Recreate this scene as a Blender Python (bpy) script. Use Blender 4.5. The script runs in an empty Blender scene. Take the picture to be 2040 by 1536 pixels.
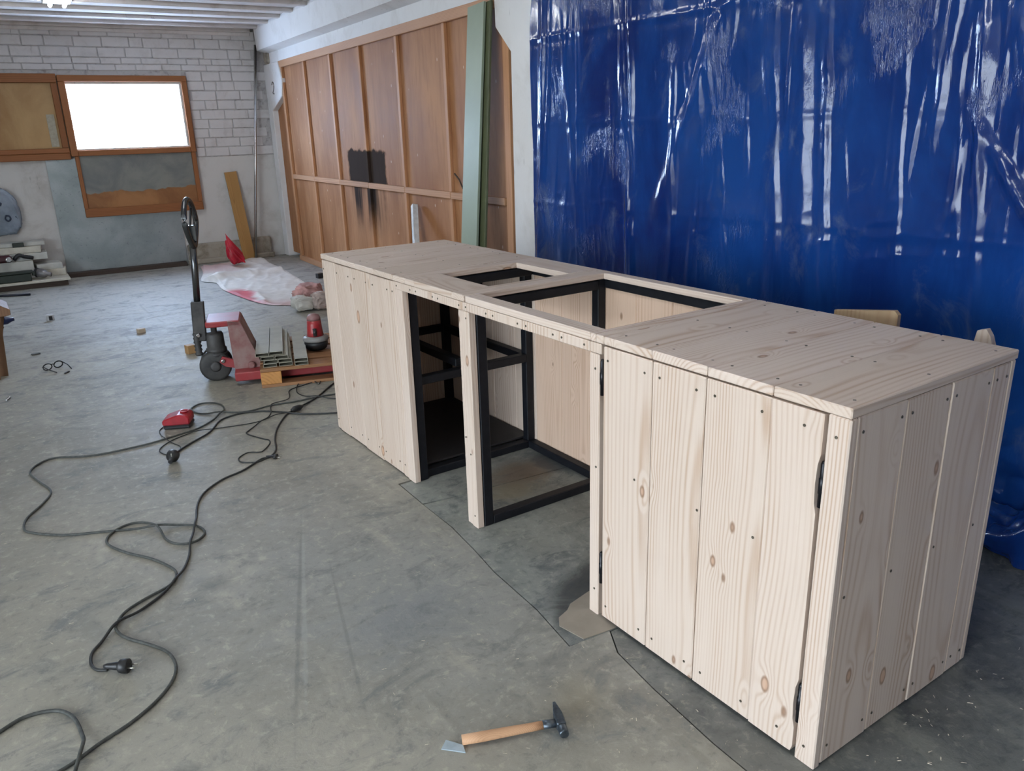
import bpy, bmesh, math, random
import numpy as np
from mathutils import Matrix, Vector
random.seed(7)
sc = bpy.context.scene
COL = sc.collection

# ------------------------------------------------------------------ camera
cam_d = bpy.data.cameras.new('camera')
cam = bpy.data.objects.new('camera', cam_d); COL.objects.link(cam)
YAW, PITCH, ROLL = 0.5922, 0.3152, -0.0295
_f = Vector((math.sin(YAW)*math.cos(PITCH), math.cos(YAW)*math.cos(PITCH), -math.sin(PITCH)))
_r = Vector((math.cos(YAW), -math.sin(YAW), 0.0))
_u = _r.cross(_f)
_r2 = math.cos(ROLL)*_r + math.sin(ROLL)*_u
_u2 = -math.sin(ROLL)*_r + math.cos(ROLL)*_u
CAMLOC = Vector((-1.3853, -0.846, 1.4517))
cam.matrix_world = Matrix(((_r2.x, _u2.x, -_f.x, CAMLOC.x), (_r2.y, _u2.y, -_f.y, CAMLOC.y), (_r2.z, _u2.z, -_f.z, CAMLOC.z), (0, 0, 0, 1)))
cam_d.sensor_fit = 'HORIZONTAL'; cam_d.sensor_width = 36.0
cam_d.lens = 1576.14/2040*36.0
cam_d.clip_start = 0.05; cam_d.clip_end = 200
sc.camera = cam

# room frame: u along the brick wall (0 at the panelled wall, minus to the left), v along the panelled wall (0 at the brick wall, minus to the camera)
TH, RCX, RCY = -0.0564, 1.9547, 9.1428
ROOM = Matrix.Translation((RCX, RCY, 0)) @ Matrix.Rotation(TH, 4, 'Z')
I4 = Matrix.Identity(4)

# ------------------------------------------------------------------ sky, daylight openings, exposure
world = bpy.data.worlds.new('overcast_sky'); sc.world = world; world.use_nodes = True
_wn = world.node_tree.nodes; _bg = _wn['Background']
_bg.inputs[0].default_value = (0.79, 0.895, 1.0, 1); _bg.inputs[1].default_value = 11.9
GATES = [(-13.2, -7.4, 0.0, 2.45)]          # open gate in the left wall: v0, v1, z0, z1
LEFT_U = -7.0; BACK_V = -13.6; CEIL = 2.66
def portal(name, M, sx, sy):
    d = bpy.data.lights.new(name, 'AREA'); d.shape = 'RECTANGLE'; d.size = sx; d.size_y = sy
    d.cycles.is_portal = True
    o = bpy.data.objects.new(name, d); COL.objects.link(o); o.matrix_world = M
for k, (v0, v1, z0, z1) in enumerate(GATES):
    portal('gate_daylight', ROOM @ Matrix.Translation((LEFT_U-0.05, (v0+v1)/2, (z0+z1)/2)) @ Matrix.Rotation(-math.pi/2, 4, 'Y') @ Matrix.Rotation(math.pi/2, 4, 'Z'), v1-v0, z1-z0)
portal('window_daylight', ROOM @ Matrix.Translation((-1.583, 0.2, 1.697)) @ Matrix.Rotation(-math.pi/2, 4, 'X'), 1.17, 0.71)
# extra bluish area light behind the end-wall window, added to brighten the far floor
_wl = bpy.data.lights.new('window_extra_light', 'AREA'); _wl.shape = 'RECTANGLE'; _wl.size = 1.15; _wl.size_y = 0.69; _wl.color = (0.50, 0.67, 1.0); _wl.energy = 95.0
_wo = bpy.data.objects.new('window_extra_light', _wl); COL.objects.link(_wo)
_wo.matrix_world = ROOM @ Matrix.Translation((-1.583, 0.16, 1.697)) @ Matrix.Rotation(-math.pi/2, 4, 'X')
vs = sc.view_settings
vs.view_transform = 'Standard'; vs.look = 'None'; vs.gamma = 1.0; vs.exposure = 0.0; vs.use_curve_mapping = False
sc.cycles.use_denoising = True
sc.cycles.max_bounces = 5; sc.cycles.diffuse_bounces = 4; sc.cycles.glossy_bounces = 3; sc.cycles.transparent_max_bounces = 6
sc.cycles.use_adaptive_sampling = True; sc.cycles.adaptive_threshold = 0.2
sc.cycles.sample_clamp_indirect = 6.0

# ------------------------------------------------------------------ helpers: objects
WM = {}
def link(name, data, M=I4, parent=None, label=None, cat=None, group=None, kind=None):
    o = bpy.data.objects.new(name, data); COL.objects.link(o)
    if parent is not None:
        o.parent = parent; o.matrix_parent_inverse = WM[parent.name].inverted()
    o.matrix_basis = M; WM[o.name] = M.copy()
    if label: o['label'] = label
    if cat: o['category'] = cat
    if group: o['group'] = group
    if kind: o['kind'] = kind
    return o
def empty(name, M, label, cat, group=None, kind=None):
    o = link(name, None, M, None, label, cat, group, kind); o.empty_display_size = 0.05
    return o
def mesh(name, V, F, m, smooth=False):
    me = bpy.data.meshes.new(name); me.from_pydata([tuple(v) for v in V], [], F); me.update()
    if m is not None: me.materials.append(m)
    if smooth: me.polygons.foreach_set('use_smooth', [True]*len(me.polygons))
    return me
def cbox_geo(sx, sy, sz, b):
    hx, hy, hz = sx/2, sy/2, sz/2
    if b <= 0:
        V = [(x, y, z) for x in (-hx, hx) for y in (-hy, hy) for z in (-hz, hz)]
        F = [(0,1,3,2),(4,6,7,5),(0,4,5,1),(2,3,7,6),(0,2,6,4),(1,5,7,3)]
        return V, F
    b = min(b, hx*.9, hy*.9, hz*.9)
    V = []; ix = {}
    for i, x in enumerate((-1, 1)):
        for j, y in enumerate((-1, 1)):
            for k, z in enumerate((-1, 1)):
                ix[i,j,k,0] = len(V); V.append((x*hx, y*(hy-b), z*(hz-b)))
                ix[i,j,k,1] = len(V); V.append((x*(hx-b), y*hy, z*(hz-b)))
                ix[i,j,k,2] = len(V); V.append((x*(hx-b), y*(hy-b), z*hz))
    F = []
    def add(f):
        p = [Vector(V[a]) for a in f]
        n = (p[1]-p[0]).cross(p[2]-p[0]); c = sum(p, Vector())/len(p)
        F.append(tuple(f) if n.dot(c) > 0 else tuple(reversed(f)))
    for s in (0, 1):
        add([ix[s,0,0,0], ix[s,1,0,0], ix[s,1,1,0], ix[s,0,1,0]])
        add([ix[0,s,0,1], ix[1,s,0,1], ix[1,s,1,1], ix[0,s,1,1]])
        add([ix[0,0,s,2], ix[1,0,s,2], ix[1,1,s,2], ix[0,1,s,2]])
    for p in (0, 1):
        for q in (0, 1):
            add([ix[p,q,0,0], ix[p,q,1,0], ix[p,q,1,1], ix[p,q,0,1]])
            add([ix[p,0,q,0], ix[p,1,q,0], ix[p,1,q,2], ix[p,0,q,2]])
            add([ix[0,p,q,1], ix[1,p,q,1], ix[1,p,q,2], ix[0,p,q,2]])
    for i in (0,1):
        for j in (0,1):
            for k in (0,1): add([ix[i,j,k,0], ix[i,j,k,1], ix[i,j,k,2]])
    return V, F
_bc = {}
def box(name, lo, hi, m, parent=None, F=I4, b=0.002, rot=None, **kw):
    """chamfered box between two corners of the frame F; one object with its origin at its centre"""
    s = [abs(hi[i]-lo[i]) for i in range(3)]; c = Vector([(hi[i]+lo[i])/2 for i in range(3)])
    key = (round(s[0],4), round(s[1],4), round(s[2],4), b, m.name)
    me = _bc.get(key)
    if me is None:
        V, Fc = cbox_geo(*s, b); me = _bc[key] = mesh(name, V, Fc, m)
    M = F @ Matrix.Translation(c)
    if rot is not None: M = M @ rot
    return link(name, me, M, parent, **kw)
def bar(name, a, c, w, d, m, parent=None, F=I4, b=0.0015, up=(0,0,1), **kw):
    """rectangular bar from a to c (frame F); w across, d along up; its local Z runs along the bar"""
    a = Vector(a); c = Vector(c); z = (c-a); L = z.length; z = z.normalized()
    u = Vector(up)
    if abs(u.dot(z)) > .98: u = Vector((0,1,0))
    x = u.cross(z).normalized(); y = z.cross(x)
    R = Matrix(((x.x,y.x,z.x,0),(x.y,y.y,z.y,0),(x.z,y.z,z.z,0),(0,0,0,1)))
    V, Fc = cbox_geo(w, d, L, b)
    return link(name, mesh(name, V, Fc, m), F @ Matrix.Translation((a+c)/2) @ R, parent, **kw)
def recentre(V):
    V = np.array(V, float); c = (V.min(0)+V.max(0))/2
    return V-c, Vector(c)
def solid(name, V, Fc, m, parent=None, F=I4, smooth=False, base=False, **kw):
    """mesh given in frame F; origin moved to its middle (or to the middle of its foot)"""
    V = np.array(V, float); c = (V.min(0)+V.max(0))/2
    if base: c[2] = V[:,2].min()
    return link(name, mesh(name, V-c, Fc, m, smooth), F @ Matrix.Translation(c), parent, **kw)
def prism_geo(poly, n0, n1, ax=(0,1,2)):
    """polygon in the plane (ax0, ax1) swept along ax2 from n0 to n1"""
    n = len(poly); V = []
    for t in (n0, n1):
        for p in poly:
            q = [0,0,0]; q[ax[0]] = p[0]; q[ax[1]] = p[1]; q[ax[2]] = t; V.append(q)
    F = [tuple(range(n))[::-1], tuple(range(n, 2*n))] + [(i, (i+1)%n, n+(i+1)%n, n+i) for i in range(n)]
    return V, F
def fixn(me):
    bm = bmesh.new(); bm.from_mesh(me); bmesh.ops.recalc_face_normals(bm, faces=bm.faces); bm.to_mesh(me); bm.free()
def prism(name, poly, n0, n1, m, ax=(0,1,2), parent=None, F=I4, bev=0.0, **kw):
    V, Fc = prism_geo(poly, n0, n1, ax)
    V = np.array(V, float); c = (V.min(0)+V.max(0))/2
    me = mesh(name, V-c, Fc, m)
    bm = bmesh.new(); bm.from_mesh(me); bmesh.ops.recalc_face_normals(bm, faces=bm.faces)
    if bev > 0:
        bmesh.ops.bevel(bm, geom=list(bm.edges), offset=bev, segments=1, affect='EDGES', clamp_overlap=True)
    bmesh.ops.triangulate(bm, faces=[f for f in bm.faces if len(f.verts) > 4])
    bm.to_mesh(me); bm.free()
    return link(name, me, F @ Matrix.Translation(c), parent, **kw)
def lathe_geo(prof, n=20, close=True):
    V = []; F = []
    for r, z in prof:
        for k in range(n):
            a = 2*math.pi*k/n; V.append((r*math.cos(a), r*math.sin(a), z))
    for i in range(len(prof)-1):
        for k in range(n):
            F.append((i*n+k, i*n+(k+1)%n, (i+1)*n+(k+1)%n, (i+1)*n+k))
    if close:
        F.append(tuple(range(n))[::-1]); F.append(tuple((len(prof)-1)*n+k for k in range(n)))
    return V, F
def lathe(name, prof, m, M, parent=None, n=20, smooth=True, **kw):
    V, F = lathe_geo(prof, n); me = mesh(name, V, F, m, False)
    if smooth:
        me.polygons.foreach_set('use_smooth', [len(p.vertices) == 4 for p in me.polygons])
    return link(name, me, M, parent, **kw)
def spline(P, sub=6):
    P = [Vector(p) for p in P]; out = []
    Q = [P[0]*2-P[1]] + P + [P[-1]*2-P[-2]]
    for i in range(1, len(Q)-2):
        p0, p1, p2, p3 = Q[i-1:i+3]
        for k in range(sub):
            t = k/sub
            out.append(.5*((2*p1)+(p2-p0)*t+(2*p0-5*p1+4*p2-p3)*t*t+(3*p1-p0-3*p2+p3)*t**3))
    out.append(P[-1]); return out
def tube_geo(P, r, n=8, flat=1.0):
    P = [Vector(p) for p in P]; V = []; F = []
    up = Vector((0,0,1))
    for i, p in enumerate(P):
        t = (P[min(i+1, len(P)-1)]-P[max(i-1, 0)]).normalized()
        s = up.cross(t)
        if s.length < 1e-3: s = Vector((1,0,0)) if i == 0 else ps
        s.normalize(); w = t.cross(s); ps = s
        rr = r[i] if isinstance(r, (list, tuple)) else r
        for k in range(n):
            a = 2*math.pi*k/n; V.append(p + s*(rr*math.cos(a)) + w*(rr*flat*math.sin(a)))
    for i in range(len(P)-1):
        for k in range(n):
            F.append((i*n+k, i*n+(k+1)%n, (i+1)*n+(k+1)%n, (i+1)*n+k))
    F.append(tuple(range(n))[::-1]); F.append(tuple((len(P)-1)*n+k for k in range(n)))
    return V, F
def tube(name, P, r, m, parent=None, F=I4, n=8, flat=1.0, **kw):
    V, Fc = tube_geo(P, r, n, flat)
    return solid(name, V, Fc, m, parent, F, smooth=True, **kw)
_rng = np.random.RandomState(11)
def vnoise(x, y, seed=0):
    """smooth 2-D value noise in [-1, 1] for arrays"""
    r = np.random.RandomState(seed).rand(64, 64)*2-1
    xi = np.floor(x).astype(int); yi = np.floor(y).astype(int); fx = x-xi; fy = y-yi
    fx = fx*fx*(3-2*fx); fy = fy*fy*(3-2*fy)
    g = lambda a, b: r[a % 64, b % 64]
    return (g(xi,yi)*(1-fx)+g(xi+1,yi)*fx)*(1-fy)+(g(xi,yi+1)*(1-fx)+g(xi+1,yi+1)*fx)*fy

# ------------------------------------------------------------------ helpers: materials
class NT:
    def __init__(s, name):
        s.m = bpy.data.materials.new(name); s.m.use_nodes = True
        s.t = s.m.node_tree; s.b = s.t.nodes['Principled BSDF']
    def n(s, typ, ins=None, **pr):
        nd = s.t.nodes.new('ShaderNode'+typ)
        for k, v in pr.items(): setattr(nd, k, v)
        for k, v in (ins or {}).items(): s.put(nd.inputs[k], v)
        return nd
    def put(s, sock, v):
        if hasattr(v, 'is_output') or isinstance(v, bpy.types.NodeSocket): s.t.links.new(v, sock)
        elif isinstance(v, (tuple, list)) and len(v) == 3 and sock.type == 'RGBA': sock.default_value = (*v, 1)
        else: sock.default_value = v
    def math(s, op, a, b=None, c=None, clamp=False):
        nd = s.n('Math', operation=op); nd.use_clamp = clamp
        for i, x in enumerate((a, b, c)):
            if x is not None: s.put(nd.inputs[i], x)
        return nd.outputs[0]
    def mix(s, f, a, b, mode='MIX'):
        nd = s.n('Mix', data_type='RGBA', blend_type=mode)
        s.put(nd.inputs[0], f); s.put(nd.inputs[6], a); s.put(nd.inputs[7], b)
        return nd.outputs[2]
    def step(s, x, a, b):
        nd = s.n('MapRange', interpolation_type='SMOOTHSTEP'); nd.clamp = True
        s.put(nd.inputs[0], x); s.put(nd.inputs[1], a); s.put(nd.inputs[2], b)
        return nd.outputs[0]
    def pos(s): return s.n('NewGeometry').outputs['Position']
    def obj(s): return s.n('TexCoord').outputs['Object']
    def rnd(s): return s.n('ObjectInfo').outputs['Random']
    def scale(s, v, sx, sy, sz, loc=(0,0,0)):
        nd = s.n('Mapping', {'Vector': v, 'Scale': (sx, sy, sz), 'Location': loc}); return nd.outputs[0]
    def noise(s, v, sc=5.0, det=3.0, rough=.55, dist=0.0):
        return s.n('TexNoise', {'Vector': v, 'Scale': sc, 'Detail': det, 'Roughness': rough, 'Distortion': dist}).outputs[0]
    def bump(s, h, st=.3, d=.01):
        nd = s.n('Bump', {'Height': h, 'Strength': st, 'Distance': d}); s.t.links.new(nd.outputs[0], s.b.inputs['Normal'])
    def set(s, **kw):
        for k, v in kw.items(): s.put(s.b.inputs[k.replace('_', ' ')], v)
        return s.m
def plain(name, c, rough=.6, metal=0.0, var=.12, sc=30.0, bump=0.0, spec=.5):
    t = NT(name); n = t.noise(t.obj(), sc, 4)
    f = t.step(n, .3, .7)
    dark = tuple(x*(1-var) for x in c); light = tuple(min(1, x*(1+var)) for x in c)
    t.set(Base_Color=t.mix(f, dark, light), Roughness=rough, Metallic=metal)
    t.b.inputs['Specular IOR Level'].default_value = spec
    if bump: t.bump(n, bump, .004)
    return t.m
def wood(name, axis, light, dark, knotc, ring=34.0, rough=.6, dist=17.0, lines=.6, tone=.10, knots=True, ks=9.0, bump=.12):
    t = NT(name); rnd = t.rnd()
    sp = t.n('SeparateXYZ', {0: t.obj()}).outputs
    order = {'X': (1,2,0), 'Y': (0,2,1), 'Z': (0,1,2)}[axis]
    a, b, c = [sp[i] for i in order]
    r2 = t.math('FRACT', t.math('MULTIPLY', rnd, 17.31)); r3 = t.math('FRACT', t.math('MULTIPLY', rnd, 91.7))
    a1 = t.math('ADD', a, t.math('MULTIPLY', t.math('SUBTRACT', r2, .5), .22))
    b1 = t.math('ADD', b, t.math('ADD', t.math('MULTIPLY', r3, .10), .03))
    c1 = t.math('ADD', c, t.math('MULTIPLY', rnd, 53.0))
    rs = t.math('ADD', .45, t.math('MULTIPLY', t.math('FRACT', t.math('MULTIPLY', rnd, 37.9)), .75))
    v = t.n('CombineXYZ', {0: t.math('MULTIPLY', a1, rs), 1: t.math('MULTIPLY', b1, rs), 2: t.math('MULTIPLY', c1, .6)}).outputs[0]
    vk = t.n('CombineXYZ', {0: t.math('MULTIPLY', a1, ks), 1: t.math('MULTIPLY', b1, ks), 2: t.math('MULTIPLY', c1, ks*.5)}).outputs[0]
    vor = t.n('TexVoronoi', {'Vector': vk, 'Scale': 1.0}, feature='F1')
    kr = t.n('SeparateColor', {0: vor.outputs['Color']}).outputs[0]
    kd = t.math('ADD', vor.outputs['Distance'], t.math('MULTIPLY', t.math('SUBTRACT', .62, kr), .13))
    near = t.math('SUBTRACT', 1.0, t.step(kd, .0, .34))
    vv = v
    if knots:
        off = t.math('MULTIPLY', near, .022)
        vv = t.n('VectorMath', {0: v, 1: t.n('CombineXYZ', {0: off, 1: off, 2: 0.0}).outputs[0]}, operation='ADD').outputs[0]
    wv = t.n('TexWave', {'Vector': vv, 'Scale': ring, 'Distortion': dist, 'Detail': 1.0, 'Detail Scale': .055, 'Detail Roughness': .5},
             wave_type='RINGS', rings_direction='Z').outputs['Fac']
    g = t.math('POWER', wv, 2.2)
    fib = t.noise(t.n('CombineXYZ', {0: t.math('MULTIPLY', a1, 260.0), 1: t.math('MULTIPLY', b1, 260.0), 2: t.math('MULTIPLY', c1, 5.0)}).outputs[0], 1.0, 2)
    big = t.noise(t.n('CombineXYZ', {0: t.math('MULTIPLY', a1, 14.0), 1: t.math('MULTIPLY', b1, 14.0), 2: t.math('MULTIPLY', c1, 1.4)}).outputs[0], 1.0, 2)
    amt = t.math('MULTIPLY', t.math('MULTIPLY', g, lines), t.step(big, .25, .75))
    amt = t.math('ADD', amt, t.math('MULTIPLY', t.math('SUBTRACT', fib, .5), .32), clamp=True)
    col = t.mix(amt, light, dark)
    warm = t.mix(r2, (1-tone*.6, 1-tone*.75, 1-tone*1.1), (1+tone*.2, 1+tone*.2, 1+tone*.2))
    col = t.mix(1.0, col, warm, 'MULTIPLY')
    if knots:
        k = t.math('SUBTRACT', 1.0, t.step(kd, .07, .12))
        rim = t.math('SUBTRACT', k, t.math('SUBTRACT', 1.0, t.step(kd, .045, .085)))
        col = t.mix(t.math('MULTIPLY', k, .62), col, t.mix(kr, knotc, tuple(min(1, x*1.7) for x in knotc)))
        col = t.mix(t.math('MULTIPLY', rim, .6, clamp=True), col, tuple(x*.35 for x in knotc))
    t.set(Base_Color=col, Roughness=rough); t.b.inputs['Specular IOR Level'].default_value = .35
    if bump: t.bump(fib, bump, .0012)
    return t.m

PL, PD, PK = (.67,.555,.475), (.40,.23,.125), (.33,.175,.095)
pine_x = wood('pale_pine_along_x', 'X', PL, PD, PK)
pine_y = wood('pale_pine_along_y', 'Y', PL, PD, PK)
pine_z = wood('pale_pine_upright', 'Z', PL, PD, PK)
pine_bounce = wood('bounce_pine_upright', 'Z', (.72,.53,.405), (.45,.25,.14), PK)  # inner back planks: orange interreflected light put into the pine colour
board_tan = wood('tan_board', 'Z', (.40,.22,.075), (.20,.09,.025), (.1,.05,.02), knots=False, ring=60)
pallet_w = wood('orange_pallet_wood', 'X', (.32,.165,.08), (.18,.075,.035), (.14,.06,.02), tone=.3)
pallet_blk = wood('orange_pallet_block', 'Y', (.52,.25,.08), (.3,.12,.035), (.14,.06,.02), tone=.2)
trestle_w = wood('trestle_wood', 'Z', (.21,.115,.065), (.11,.055,.03), (.12,.05,.02), tone=.25)
handle_w = wood('hammer_handle_wood', 'Z', (.56,.33,.19), (.38,.18,.09), PK, knots=False, ring=90)
frame_w = wood('red_brown_window_wood', 'X', (.30,.115,.04), (.15,.05,.018), (.08,.03,.015), tone=.25, knots=False)
frame_wz = wood('red_brown_window_wood_upright', 'Z', (.30,.115,.04), (.15,.05,.018), (.08,.03,.015), tone=.25, knots=False)
batten_w = wood('orange_batten_wood_upright', 'Z', (.50,.26,.135), (.30,.13,.06), (.12,.05,.02), tone=.2, knots=False)
batten_wy = wood('orange_batten_wood_level', 'Y', (.52,.29,.165), (.30,.13,.06), (.12,.05,.02), tone=.2, knots=False)
dark_w = wood('dark_sill_wood', 'X', (.07,.05,.04), (.03,.022,.018), (.02,.015,.01), knots=False, rough=.8)

def steel_paint():
    t = NT('black_painted_steel'); n = t.noise(t.obj(), 40, 4)
    t.set(Base_Color=t.mix(t.step(n, .35, .75), (.004,.005,.008), (.010,.011,.015)), Roughness=t.math('ADD', .42, t.math('MULTIPLY', n, .25)))
    t.b.inputs['Specular IOR Level'].default_value = .32
    return t.m
black_steel = steel_paint()
black_board = plain('black_base_board', (.012,.012,.014), .6)
def concrete(name, base, dust, dustamt, stain, blobs=()):
    t = NT(name); p = t.pos()
    n1 = t.noise(p, 1.5, 6, .68, .5); n2 = t.noise(t.scale(p, 1.0, 1.7, 1.0), 4.3, 6, .72, .7); n3 = t.noise(p, 24, 5, .75, .4)
    n4 = t.noise(t.scale(p, 2.6, 1.0, 1.0), 2.0, 4, .65, .6); n5 = t.noise(p, .5, 2, .5)
    col = t.mix(t.step(n1, .34, .66), tuple(x*.62 for x in base), tuple(x*1.2 for x in base))
    col = t.mix(t.math('MULTIPLY', t.step(n5, .36, .60), dustamt), col, dust)
    ed = t.math('MULTIPLY', t.math('SUBTRACT', n2, .5), 2.6)
    def blob(col, big):
        for cx_, cy_, rx_, ry_, rot_, c_, st_, soft_ in blobs:
            if (ry_ > .2) != big: continue
            q_ = t.n('Mapping', {'Vector': p, 'Location': (cx_, cy_, 0), 'Rotation': (0, 0, rot_), 'Scale': (rx_, ry_, 1)}, vector_type='TEXTURE').outputs[0]
            d_ = t.n('VectorMath', {0: q_}, operation='LENGTH').outputs['Value']
            col = t.mix(t.math('MULTIPLY', t.math('SUBTRACT', 1.0, t.step(t.math('ADD', d_, ed), 1-soft_, 1+soft_)), st_), col, c_)
        return col
    col = blob(col, True)
    col = t.mix(t.math('MULTIPLY', t.step(n2, .50, .68), .72), col, stain)
    col = t.mix(t.math('MULTIPLY', t.step(n4, .54, .74), .45), col, tuple(x*1.22 for x in dust))
    wv = t.n('TexWave', {'Vector': t.scale(p, 1.0, .35, 1.0), 'Scale': .8, 'Distortion': 7.0, 'Detail': 2.0, 'Detail Scale': .5}, wave_type='BANDS').outputs['Fac']
    scr = t.math('MULTIPLY', t.step(wv, .985, .9995), t.math('MULTIPLY', t.step(n4, .46, .6), .25))
    col = t.mix(scr, col, tuple(x*.5 for x in base))
    col = t.mix(t.math('MULTIPLY', t.step(n3, .52, .68), .42), col, tuple(min(1, x*1.35) for x in dust))
    col = t.mix(t.math('MULTIPLY', t.step(n3, .46, .34), .38), col, tuple(x*.8 for x in stain))
    col = blob(col, False)
    t.set(Base_Color=col, Roughness=t.math('ADD', .44, t.math('MULTIPLY', n2, .32)))
    t.b.inputs['Specular IOR Level'].default_value = .5
    t.bump(t.math('ADD', t.math('MULTIPLY', n3, .6), n2), .26, .007)
    return t.m
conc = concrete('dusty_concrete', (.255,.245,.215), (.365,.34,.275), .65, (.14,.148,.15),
    [(-.92,1.69,.055,.045,-.5,(.09,.095,.09),.42,.6), (-.50,1.12,.17,.13,.4,(.16,.175,.20),.40,.8), (-1.31,1.67,.03,.09,.1,(.12,.128,.125),.30,.5),
     (-.74,1.38,.52,.006,1.205,(.12,.125,.12),.45,.6), (-.715,1.40,.50,.006,1.225,(.36,.36,.33),.35,.5), (-.66,1.2,.36,.005,1.30,(.13,.135,.13),.4,.6),
     (-.28,.52,.10,.06,.5,(.25,.22,.16),.45,.8), (-.25,4.9,.9,.7,.2,(.33,.30,.225),.6,.6), (-.95,2.9,.75,1.3,.25,(.235,.212,.175),.6,.9), (-.35,1.25,.38,.55,.5,(.29,.30,.29),.55,.9), (.0,7.6,2.2,1.7,.0,(.42,.42,.41),.6,.6)])  # last blob paints the window's pale reflection into the far floor colour
conc_slab = concrete('bare_concrete', (.22,.235,.225), (.31,.31,.265), .45, (.07,.082,.095),
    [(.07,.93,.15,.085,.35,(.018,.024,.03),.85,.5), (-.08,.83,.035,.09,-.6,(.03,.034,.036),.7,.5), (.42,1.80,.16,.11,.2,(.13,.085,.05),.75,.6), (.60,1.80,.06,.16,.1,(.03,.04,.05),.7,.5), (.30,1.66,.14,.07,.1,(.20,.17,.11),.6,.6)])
conc_near = concrete('dark_concrete', (.165,.17,.16), (.27,.265,.215), .35, (.065,.072,.075))
joint_m = plain('joint_dirt', (.035,.035,.03), .9)
def whitewash(name, c, dirt, sc=3.0, amt=.5, bump=.35, drip=True):
    t = NT(name); p = t.pos()
    n1 = t.noise(p, sc, 5, .65, .4); n2 = t.noise(t.scale(p, 1,1,.22), 16, 3, .7); n3 = t.noise(p, 70, 2)
    col = t.mix(t.math('MULTIPLY', t.step(n1, .46, .75), amt), c, dirt)
    if drip: col = t.mix(t.math('MULTIPLY', t.step(n2, .66, .76), .55), col, tuple(x*.45 for x in dirt))
    t.set(Base_Color=col, Roughness=.82); t.bump(t.math('ADD', n1, t.math('MULTIPLY', n3, .3)), bump, .006)
    return t.m
brick_m = whitewash('white_painted_brick', (.60,.57,.555), (.40,.365,.345), 7.0, .55)
mortar_m = whitewash('white_painted_mortar', (.46,.435,.42), (.20,.175,.16), 14.0, .9)
plaster_m = whitewash('white_plaster', (.58,.56,.53), (.40,.37,.33), 3.2, .75)
beam_m = whitewash('white_concrete', (.74,.725,.715), (.54,.51,.47), 3.0, .5)
ceil_m = whitewash('white_ceiling_boards', (.66,.61,.585), (.44,.385,.35), 4.0, .7)
plinth_m = whitewash('dirty_plinth', (.36,.32,.26), (.13,.105,.075), 6.0, .9)
inner_w = whitewash('plain_room_wall', (.50,.48,.45), (.36,.33,.30), 2.0, .5)

# ================================================================== the setting
def S(name, o_label, cat): return dict(label=o_label, cat=cat, kind='structure')
def poly_slab(name, poly, z0, z1, m, parent):
    return prism(name, poly, z0, z1, m, (0,1,2), parent)
# floor: dark joint bed with concrete slabs cast on it; joints stay recessed
floor = solid('floor', [(-8.2,-5.2,-.03),(2.6,-5.2,-.03),(2.6,9.6,-.03),(-8.2,9.6,-.03)], [(0,1,2,3)], joint_m,
              label='dusty grey concrete workshop floor with joints', cat='floor', kind='structure')
J = [(-.058,2.023),(-.066,1.80),(-.071,1.55),(-.092,1.36),(-.118,1.179),(-.133,.911),(-.165,.705)]
K = [(-.022,.690),(-.072,.60),(-.097,.431),(-.12,.198),(-.16,-1.0),(-.30,-5.2)]
g = .002
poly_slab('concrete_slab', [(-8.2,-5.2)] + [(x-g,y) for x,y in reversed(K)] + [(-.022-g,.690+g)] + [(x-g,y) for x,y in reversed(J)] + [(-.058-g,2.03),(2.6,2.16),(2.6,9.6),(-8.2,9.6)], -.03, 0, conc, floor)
poly_slab('concrete_slab', [(-.066+g,1.80-g),(.06,1.778),(.9,1.70),(2.6,1.72),(2.6,2.15),(-.055,2.018)], -.03, -.001, conc_slab, floor)
poly_slab('concrete_slab', [(-.165+g,.705+g)] + [(x+g,y) for x,y in reversed(J[2:-1])] + [(-.068+g,1.786),(-.02,1.780),(.06,1.770),(.9,1.694),(2.6,1.712),(2.6,.62),(-.02,.69+g)], -.03, -.0005, conc_slab, floor)
poly_slab('concrete_slab', [(x+g,y-g) for x,y in K] + [(2.6,-5.2),(2.6,.612)], -.03, -.0008, conc_near, floor)

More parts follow.
